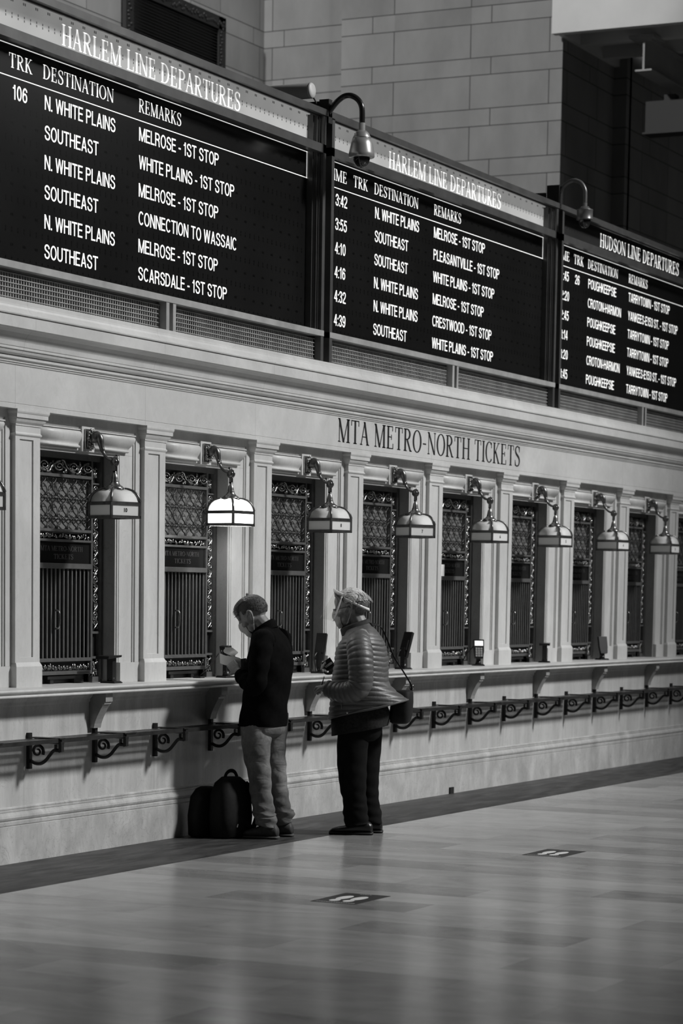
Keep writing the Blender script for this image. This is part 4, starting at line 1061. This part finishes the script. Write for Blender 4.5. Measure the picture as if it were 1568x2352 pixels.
# jeans
jn = MB()
def leg(b, pts, rs, seed, wr=.005):
    P = cr(pts, 9); R_ = [v.x for v in cr([(r, 0, 0) for r in rs], 9)]; out = []
    for i, (p, r) in enumerate(zip(P, R_)):
        ring = []
        for k in range(28):
            a = 2 * PI * k / 28
            g = wr * (math.sin(i * .95 + 2 * math.cos(a) + seed) * (.4 + .6 * (i / len(P)) ** 2) + .5 * math.sin(a * 3 + i * .4 + seed))
            ring.append((p.x + (r + g) * math.cos(a), p.y + (r * .95 + g) * math.sin(a), p.z + .008 * math.sin(a * 2 + i * .5 + seed) * (i / len(P))))
        out.append(ring)
    b.rings(out, True, True)
leg(jn, [(.035, .085, .86), (.05, .10, .72), (.04, .105, .56), (.020, .105, .42), (.005, .105, .29), (-.012, .105, .19), (-.022, .105, .15), (-.034, .105, .085)], [.112, .108, .092, .080, .076, .078, .080, .066], 0)
leg(jn, [(-.005, -.085, .86), (-.005, -.10, .72), (-.012, -.10, .56), (-.036, -.10, .42), (-.052, -.10, .29), (-.075, -.10, .19), (-.090, -.10, .165), (-.085, -.10, .085)], [.112, .102, .085, .074, .070, .074, .078, .060], 2)
jn.rings(garment([(.70, 0, .022, .09, .15), (.74, 0, .025, .135, .185), (.86, 0, .02, .135, .185), (.95, 0, .01, .12, .17)], 40, 4), True, True)
jn.build('jeans', M['jeans'], m1)
for (hx, tx, yy) in ((-.118, .150, .105), (-.160, .100, -.10)):
    b1, b2 = MB(), MB(); shoe(b1, None, hx, tx, yy, .046, .095, b2, .05)
    so_ = b1.build('shoe', M['boot'], m1); b2.build('shoe_sole', M['sole'], so_)
# papers and wallet held in the hands
def world1(f, l, z): return (P1[0] + f * math.cos(A1) - l * math.sin(A1), P1[1] + f * math.sin(A1) + l * math.cos(A1), z)
pp = empty('paper_packet', world1(.265, .03, 1.235), 'white folded paper packet held in the hands of the man in the black jacket', 'paper', None, A1)
q = MB(); rs = []
for i in range(11):
    u = i / 10; rs.append([(-.075 + .15 * u, .012 * math.sin(2.6 * u) + .01 * v, -.06 * (1 - v) * (1 - .35 * u) + .030 * u * v + .004 * math.sin(7 * u)) for v in [k / 6 for k in range(7)]])
r2 = [[(a, b_ - .005, c - .002) for a, b_, c in r] for r in rs]
q.rings(rs, False, False).rings(r2, False, False); q.build('envelope', M['paper'], pp)
q = MB(); rs = []
for i in range(9):
    u = i / 8; rs.append([(-.045 + .095 * u + .01 * math.sin(5 * v), -.002 + .016 * math.sin(3 * v + 4 * u), .005 + .03 * u + (.052 - .03 * abs(u - .55)) * v) for v in [k / 6 for k in range(7)]])
r2 = [[(a + .002, b_ - .006, c - .001) for a, b_, c in r] for r in rs]
q.rings(rs, False, False).rings(r2, False, False); q.build('tissue', M['paper'], pp)
wl = MB().prism([(-.045, -.04), (.03, -.055), (.042, .025), (-.03, .035)], -.012, .012, 'y').build('wallet', M['black_plastic'], None, world1(.20, -.015, 1.20)); wl.rotation_euler = (0, 0, A1)
tag(wl, 'small black wallet behind the papers of the man in the black jacket', 'wallet')

# ---------------------------------------------------------- man in the quilted jacket
P2 = (15.86, -.93, 0); A2 = math.radians(108)
m2 = empty('person', P2, 'older white-haired man in a grey quilted jacket wearing a face shield and mask', 'person', None, A2)
H2 = headmat((.098, 0, 1.588), 9, 3, 1.09)
b = MB(); head_parts(b, H2, 1.09)
limb(b, [(.0, 0, 1.38), (.03, 0, 1.46), (.065, 0, 1.53)], [.068, .062, .062])
limb(b, [(.02, 0, .88), (.04, 0, 1.05), (.02, 0, 1.22), (.0, 0, 1.38)], [.13, .145, .13, .09])
limb(b, [(.0, -.18, 1.37), (-.01, 0, 1.40), (.0, .18, 1.37)], [.06, .075, .06])
LG2 = [[(.03, .09, .88), (.05, .095, .66), (.05, .095, .45), (.025, .09, .26), (-.02, .085, .09)], [(.0, -.09, .88), (.0, -.095, .66), (-.01, -.095, .45), (-.04, -.09, .26), (-.075, -.085, .09)]]
for p in LG2:
    limb(b, p, [.095, .08, .056, .05, .038]); q = p[-1]; limb(b, [q, (q[0] + .02, q[1], .05), (q[0] + .15, q[1], .032)], [.038, .036, .026])
BL = [(.01, .21, 1.37), (-.02, .275, 1.22), (-.01, .28, 1.06), (.12, .24, 1.015), (.24, .20, 1.035)]
BR = [(.01, -.21, 1.37), (.0, -.27, 1.22), (.03, -.26, 1.09), (.13, -.19, 1.12), (.205, -.125, 1.15)]
for p in (BL, BR): limb(b, p, [.05, .045, .04, .036, .027])
hand(b, BL[-1], (.55, -.75, .05), (-.1, -.2, -1), .75, .95, True)
hand(b, BR[-1], (.80, .20, .35), (.15, .85, -.25), .85, .95, False)
voxel(b, 'body', M['skin2'], m2)
keep2 = lambda q: q.z > -.012 - (q.x < -.03) * .045 + (q.x > .02) * (.045 + (q.x - .02) * .6)
hr = cap_hair(H2, 1.09, lambda q: keep2(q) and q.z > .03, (.107, .084, .100), .006, 8)
rnd = random.Random(21)
for k in range(420):
    ph = rnd.uniform(0, 2 * PI); th = rnd.uniform(0, 1.35); d = Vector((math.sin(th) * math.cos(ph), math.sin(th) * math.sin(ph), math.cos(th)))
    q0 = Vector((d.x * .104 - .012, d.y * .082, d.z * .097 + .030))
    if not keep2(q0): continue
    tan = Vector((-.03, d.y * .02, -.006 - .03 * (d.x < 0)))
    q1 = q0 + tan * .5 + d * .006; q2 = q0 + tan * 1.1 + d * rnd.uniform(.000, .010)
    hr.tube([H2 @ q0, H2 @ q1, H2 @ q2], [.0022, .0018, .0005], 4)
hr.build('hair', M['hair_white'], m2)
cap_hair(H2, 1.09, lambda q: q.z <= .034 and q.x < .012 and keep2(q), (.105, .0815, .098), .004, 9).build('side_hair', M['hair_grey'], m2)
mk, rs = mask_mesh(H2, (.064, .061, .060)); mo = mk.build('face_mask', M['mask'], m2)
lp = MB()
for s_ in (-1, 1):
    lp.tube([H2 @ Vector(q) for q in cr([(.040, s_ * .066, -.018), (.018, s_ * .074, .010), (.002, s_ * .086, .026), (-.012, s_ * .090, .016), (-.008, s_ * .084, -.016), (.012, s_ * .074, -.06), (.036, s_ * .062, -.100)], 4)], .0013, 6)
lp.build('ear_loop', M['loop'], mo)
gl = MB()
for s_ in (-1, 1):
    gl.tube([H2 @ Vector(q) for q in [(.108, s_ * .064, .004), (.06, s_ * .078, .008), (.002, s_ * .084, .012), (-.012, s_ * .085, -.004)]], .0022, 6)
    gl.tube([H2 @ Vector((.110 - .02 * abs(math.cos(a)) * (math.cos(a) > 0), s_ * (.036 + .026 * math.cos(a)), -.008 + .017 * math.sin(a))) for a in [2 * PI * k / 20 for k in range(21)]], .0022, 6)
gl.tube([H2 @ Vector((.114, -.010, -.002)), H2 @ Vector((.114, .010, -.002))], .002, 6)
gl.build('glasses', M['black_plastic'], m2)
# face shield: band tilted up at the front, clear visor hanging forward
def bandpt(ph, dr, dz):
    x = -.022 + (.093 + dr) * math.cos(ph); y = (.088 + dr) * math.sin(ph); return H2 @ Vector((x, y, .050 + .64 * x + dz))
sh = MB(); n = 48
sh.rings([[bandpt(2 * PI * k / n, .001, -.009) for k in range(n)], [bandpt(2 * PI * k / n, .005, -.009) for k in range(n)], [bandpt(2 * PI * k / n, .005, .009) for k in range(n)], [bandpt(2 * PI * k / n, .001, .009) for k in range(n)], [bandpt(2 * PI * k / n, .001, -.009) for k in range(n)]], True, False)
shield = sh.build('shield_headband', M['white_plastic'], m2)
br = MB()
for r0, r1, z0, z1 in ((.006, .009, -.022, .026),):
    ang = [-1.05 + 2.1 * k / 30 for k in range(31)]
    br.rings([[bandpt(a, r0 + .012 * math.cos(a), z0) for a in ang], [bandpt(a, r1 + .012 * math.cos(a), z0) for a in ang], [bandpt(a, r1 + .012 * math.cos(a), z1) for a in ang], [bandpt(a, r0 + .012 * math.cos(a), z1) for a in ang]], False, False)
br.build('visor_bracket', M['black_plastic'], shield)
sn = MB()
for s_ in (-1, 1): sn.ell(bandpt(s_ * 1.0, .022, .0), (.007, .007, .007), 10, 8)
sn.build('snap', M['white_plastic'], shield)
fo = MB(); ang = [-1.1 + 2.2 * k / 30 for k in range(31)]
fo.rings([[bandpt(a, .0, .010) for a in ang], [bandpt(a, .018 * math.cos(a * .9) + .006, .012) for a in ang], [bandpt(a, .018 * math.cos(a * .9) + .006, .030) for a in ang], [bandpt(a, .0, .032) for a in ang]], False, False); fo.build('foam_pad', M['white_plastic'], shield)
vs = MB(); rr = []
for t in [k / 10 for k in range(11)]:
    rr.append([bandpt(a, .0, 0) + H2.to_3x3() @ Vector(((.022 + .118 * t) * math.cos(a * .75), .020 * math.sin(a) * (1 - .2 * t), .020 - .150 * t)) for a in ang])
vs.rings(rr, False, False); vs.build('clear_visor', M['visor'], shield)
ed = MB().tube([r[-1] for r in rr], [.0022 + .004 * math.sin(PI * k / 10) for k in range(11)], 6); ed.build('visor_edge', M['white_plastic'], shield)
# quilted jacket
def quilt(z, ph, t):
    fade = max(0, min(1, (1.40 - z) / .06)) if z > 1.34 else 1
    ch = .026 * abs(((ph / PI * 2.2) % 2) - 1)
    return .0075 * (abs(math.sin(PI * (z + ch) / .0355)) ** .5) * (.25 + .75 * fade) + .004 * math.sin(13 * z + 3 * ph)
J2 = [(.880, -.072, -.035, .272, .215), (.895, -.070, -.030, .272, .222), (.97, -.05, .002, .225, .230), (1.06, -.018, .020, .196, .235), (1.20, 0, .018, .184, .238), (1.29, .005, .020, .172, .232), (1.37, 0, .012, .140, .212), (1.425, -.01, .020, .105, .165), (1.462, -.025, .040, .080, .098)]
j = MB().rings(garment(J2, 96, 26, quilt), True, False)
jo = j.build('quilted_jacket', M['puffer'], m2)
def puff_sleeve(pts, rs, name):
    P = cr(pts, 34); R_ = [v.x for v in cr([(r, 0, 0) for r in rs], 34)]; s_ = 0; rad = []
    for i, p in enumerate(P):
        if i: s_ += (P[i] - P[i - 1]).length
        rad.append(R_[i] + .0070 * min(1, max(.12, (s_ - .06) / .12)) * abs(math.sin(PI * s_ / .0355)) ** .5)
    MB().tube(P, rad, 26).build(name, M['puffer'], jo)
puff_sleeve([(.0, .10, 1.372), (.010, .195, 1.350), (-.015, .275, 1.23), (-.012, .285, 1.055), (.10, .25, 1.005), (.225, .205, 1.03)], [.062, .084, .084, .078, .068, .052], 'sleeve')
puff_sleeve([(.0, -.10, 1.372), (.01, -.195, 1.350), (.0, -.27, 1.23), (.03, -.265, 1.08), (.12, -.20, 1.115), (.185, -.145, 1.142)], [.062, .084, .084, .076, .066, .050], 'sleeve')
cl = MB(); rs = []
for z, c, a, bb, dz in ((1.42, .050, .108, .108, -.030), (1.45, .060, .104, .098, -.038), (1.475, .066, .104, .094, -.038), (1.482, .068, .096, .086, -.036), (1.45, .060, .090, .080, -.034)):
    rs.append([(c + a * math.cos(2 * PI * k / 40), bb * math.sin(2 * PI * k / 40), z + dz * math.cos(2 * PI * k / 40)) for k in range(40)])
cl.rings(rs, True, False); cl.build('collar', grey('dark_fleece_collar', .035, .8, 0, .2, .2, 60, .2), jo)
hm = MB(); K = 64
hm.tube([(-.036 + .280 * math.copysign(abs(math.cos(2 * PI * k / K)) ** .86, math.cos(2 * PI * k / K)), .226 * math.copysign(abs(math.sin(2 * PI * k / K)) ** .86, math.sin(2 * PI * k / K)), .882 - .072 * math.cos(2 * PI * k / K)) for k in range(K + 1)], .008, 8); hm.build('hem_binding', M['puffer'], jo)
bt = MB().ell((.08, .232, .865), (.008, .004, .008), 10, 8); bt.build('snap_button', M['chrome'], jo)
zp = MB().tube([(.14, .198, 1.0), (.125, .214, .93), (.12, .222, .89)], .0035, 6).ell((.137, .204, .965), (.005, .004, .011), 8, 6); zp.build('pocket_zip', M['cam_dark'], jo)
s2 = MB().rings(garment([(.728, -.040, .022, .196, .212), (.74, -.040, .022, .198, .214), (.82, -.04, .02, .20, .216), (.95, -.03, .02, .17, .20)], 56, 5, wr1), True, False)
s2.build('shirt_tail', M['shirt'], m2)
tr = MB()
leg(tr, [(.045, .085, .86), (.055, .095, .68), (.058, .095, .50), (.052, .092, .36), (.038, .09, .25), (.030, .088, .16), (.020, .085, .07)], [.115, .112, .105, .096, .085, .088, .086], 1, .003)
leg(tr, [(.0, -.085, .86), (-.02, -.095, .68), (-.015, -.095, .50), (-.02, -.092, .36), (-.03, -.09, .25), (-.045, -.088, .16), (-.052, -.085, .07)], [.115, .108, .098, .090, .080, .084, .084], 3, .003)
tr.rings(garment([(.66, 0, .015, .10, .15), (.72, 0, .015, .15, .185), (.9, 0, .02, .15, .185)], 40, 4), True, True); tr.build('trousers', M['pants'], m2)
for (hx, tx, yy) in ((-.092, .210, .085), (-.140, .150, -.085)):
    b1, b2 = MB(), MB(); shoe(b1, None, hx, tx, yy, .047, .085, b2, .04)
    so_ = b1.build('shoe', M['shoe'], m2); b2.build('shoe_sole', M['black'], so_)
def world2(f, l, z): return (P2[0] + f * math.cos(A2) - l * math.sin(A2), P2[1] + f * math.sin(A2) + l * math.cos(A2), z)
ph = empty('smartphone', world2(.262, -.075, 1.19), 'small dark phone held in the far hand of the man in the quilted jacket', 'phone', None, A2)
pr = Matrix.Rotation(math.radians(35), 4, 'Y')
MB().box(-.036, .036, -.004, .004, -.035, .035).xf(pr).build('phone_body', M['black_plastic'], ph); MB().box(-.03, .03, .004, .0055, -.012, .004).xf(pr).build('phone_label', M['white_plastic'], ph)
pen = MB().tube([(0, 0, 0), (-.02, .0, .075)], [.005, .003], 8).build('pen', M['black_plastic'], None, world2(.278, .145, 1.035)); pen.rotation_euler = (0, 0, A2)
tag(pen, 'dark pen pointing up from the near cuff of the man in the quilted jacket', 'pen')
bg_ = empty('shoulder_bag', world2(-.25, -.12, .78), 'black shoulder bag hanging behind the man in the quilted jacket', 'bag', None, A2)
bb = MB(); rs = []
for z, sx, sy in ((0, .05, .09), (.012, .066, .12), (.06, .076, .135), (.15, .074, .135), (.22, .066, .125), (.235, .055, .11)):
    rs.append([(math.copysign(abs(math.cos(a)) ** .5, math.cos(a)) * sx - .02 * (z / .235), math.copysign(abs(math.sin(a)) ** .5, math.sin(a)) * sy, z) for a in [2 * PI * k / 32 for k in range(32)]])
bb.rings(rs); bb.build('bag_body', M['bag'], bg_)
stp = cr([(.20, .16, .70), (.145, .07, .685), (.105, .01, .60), (.055, -.02, .47), (-.015, -.05, .36), (-.065, -.07, .27), (-.070, -.075, .20)], 8)
MB().tube(stp, .019, 8, flat=.2, up=(1, 0, .6)).build('shoulder_strap', M['bag'], bg_)
MB().tube([(-.068 + .014 * math.cos(a), -.085, .255 + .018 * math.sin(a)) for a in [2 * PI * k / 14 for k in range(15)]], .0035, 6).build('strap_buckle', M['chrome'], bg_)

# ---------------------------------------------------------- backpack on the floor
bp = empty('backpack', (15.05, -.23, 0), 'black backpack standing on the floor beside the man in the black jacket', 'backpack', None, math.radians(-20))
def soft(secs, e=.6, n=32):
    return [[(cx + math.copysign(abs(math.cos(a)) ** e, math.cos(a)) * sx, cy_ + math.copysign(abs(math.sin(a)) ** e, math.sin(a)) * sy, z) for a in [2 * PI * k / n for k in range(n)]] for z, cx, cy_, sx, sy in secs]
MB().rings(soft([(0, .05, -.06, .12, .08), (.015, .05, -.06, .14, .10), (.15, .05, -.06, .15, .11), (.3, .05, -.06, .14, .10), (.38, .055, -.055, .11, .08), (.42, .06, -.05, .06, .05)])).build('main_compartment', M['bag'], bp)
MB().rings(soft([(0, -.06, .09, .09, .06), (.015, -.06, .09, .11, .075), (.15, -.06, .09, .115, .08), (.28, -.055, .085, .105, .07), (.335, -.05, .08, .075, .05), (.35, -.05, .08, .04, .03)])).build('front_pocket', M['bag'], bp)
MB().tube(cr([(.0, -.05, .40), (.02, -.05, .445), (.06, -.05, .462), (.10, -.05, .445), (.13, -.05, .38)], 6), .013, 8, flat=.6).build('grab_handle', M['bag'], bp)
MB().tube(cr([(.13, -.12, .38), (.185, -.16, .30), (.20, -.17, .16), (.16, -.15, .03)], 6), .018, 8, flat=.35).build('shoulder_strap', M['bag'], bp)
MB().box(-.004, .004, -.001, .002, 0, .05).xf(Matrix.Translation((.02, -.165, .08)) @ Matrix.Rotation(.35, 4, 'Y')).build('zip_pull', M['chrome'], bp)
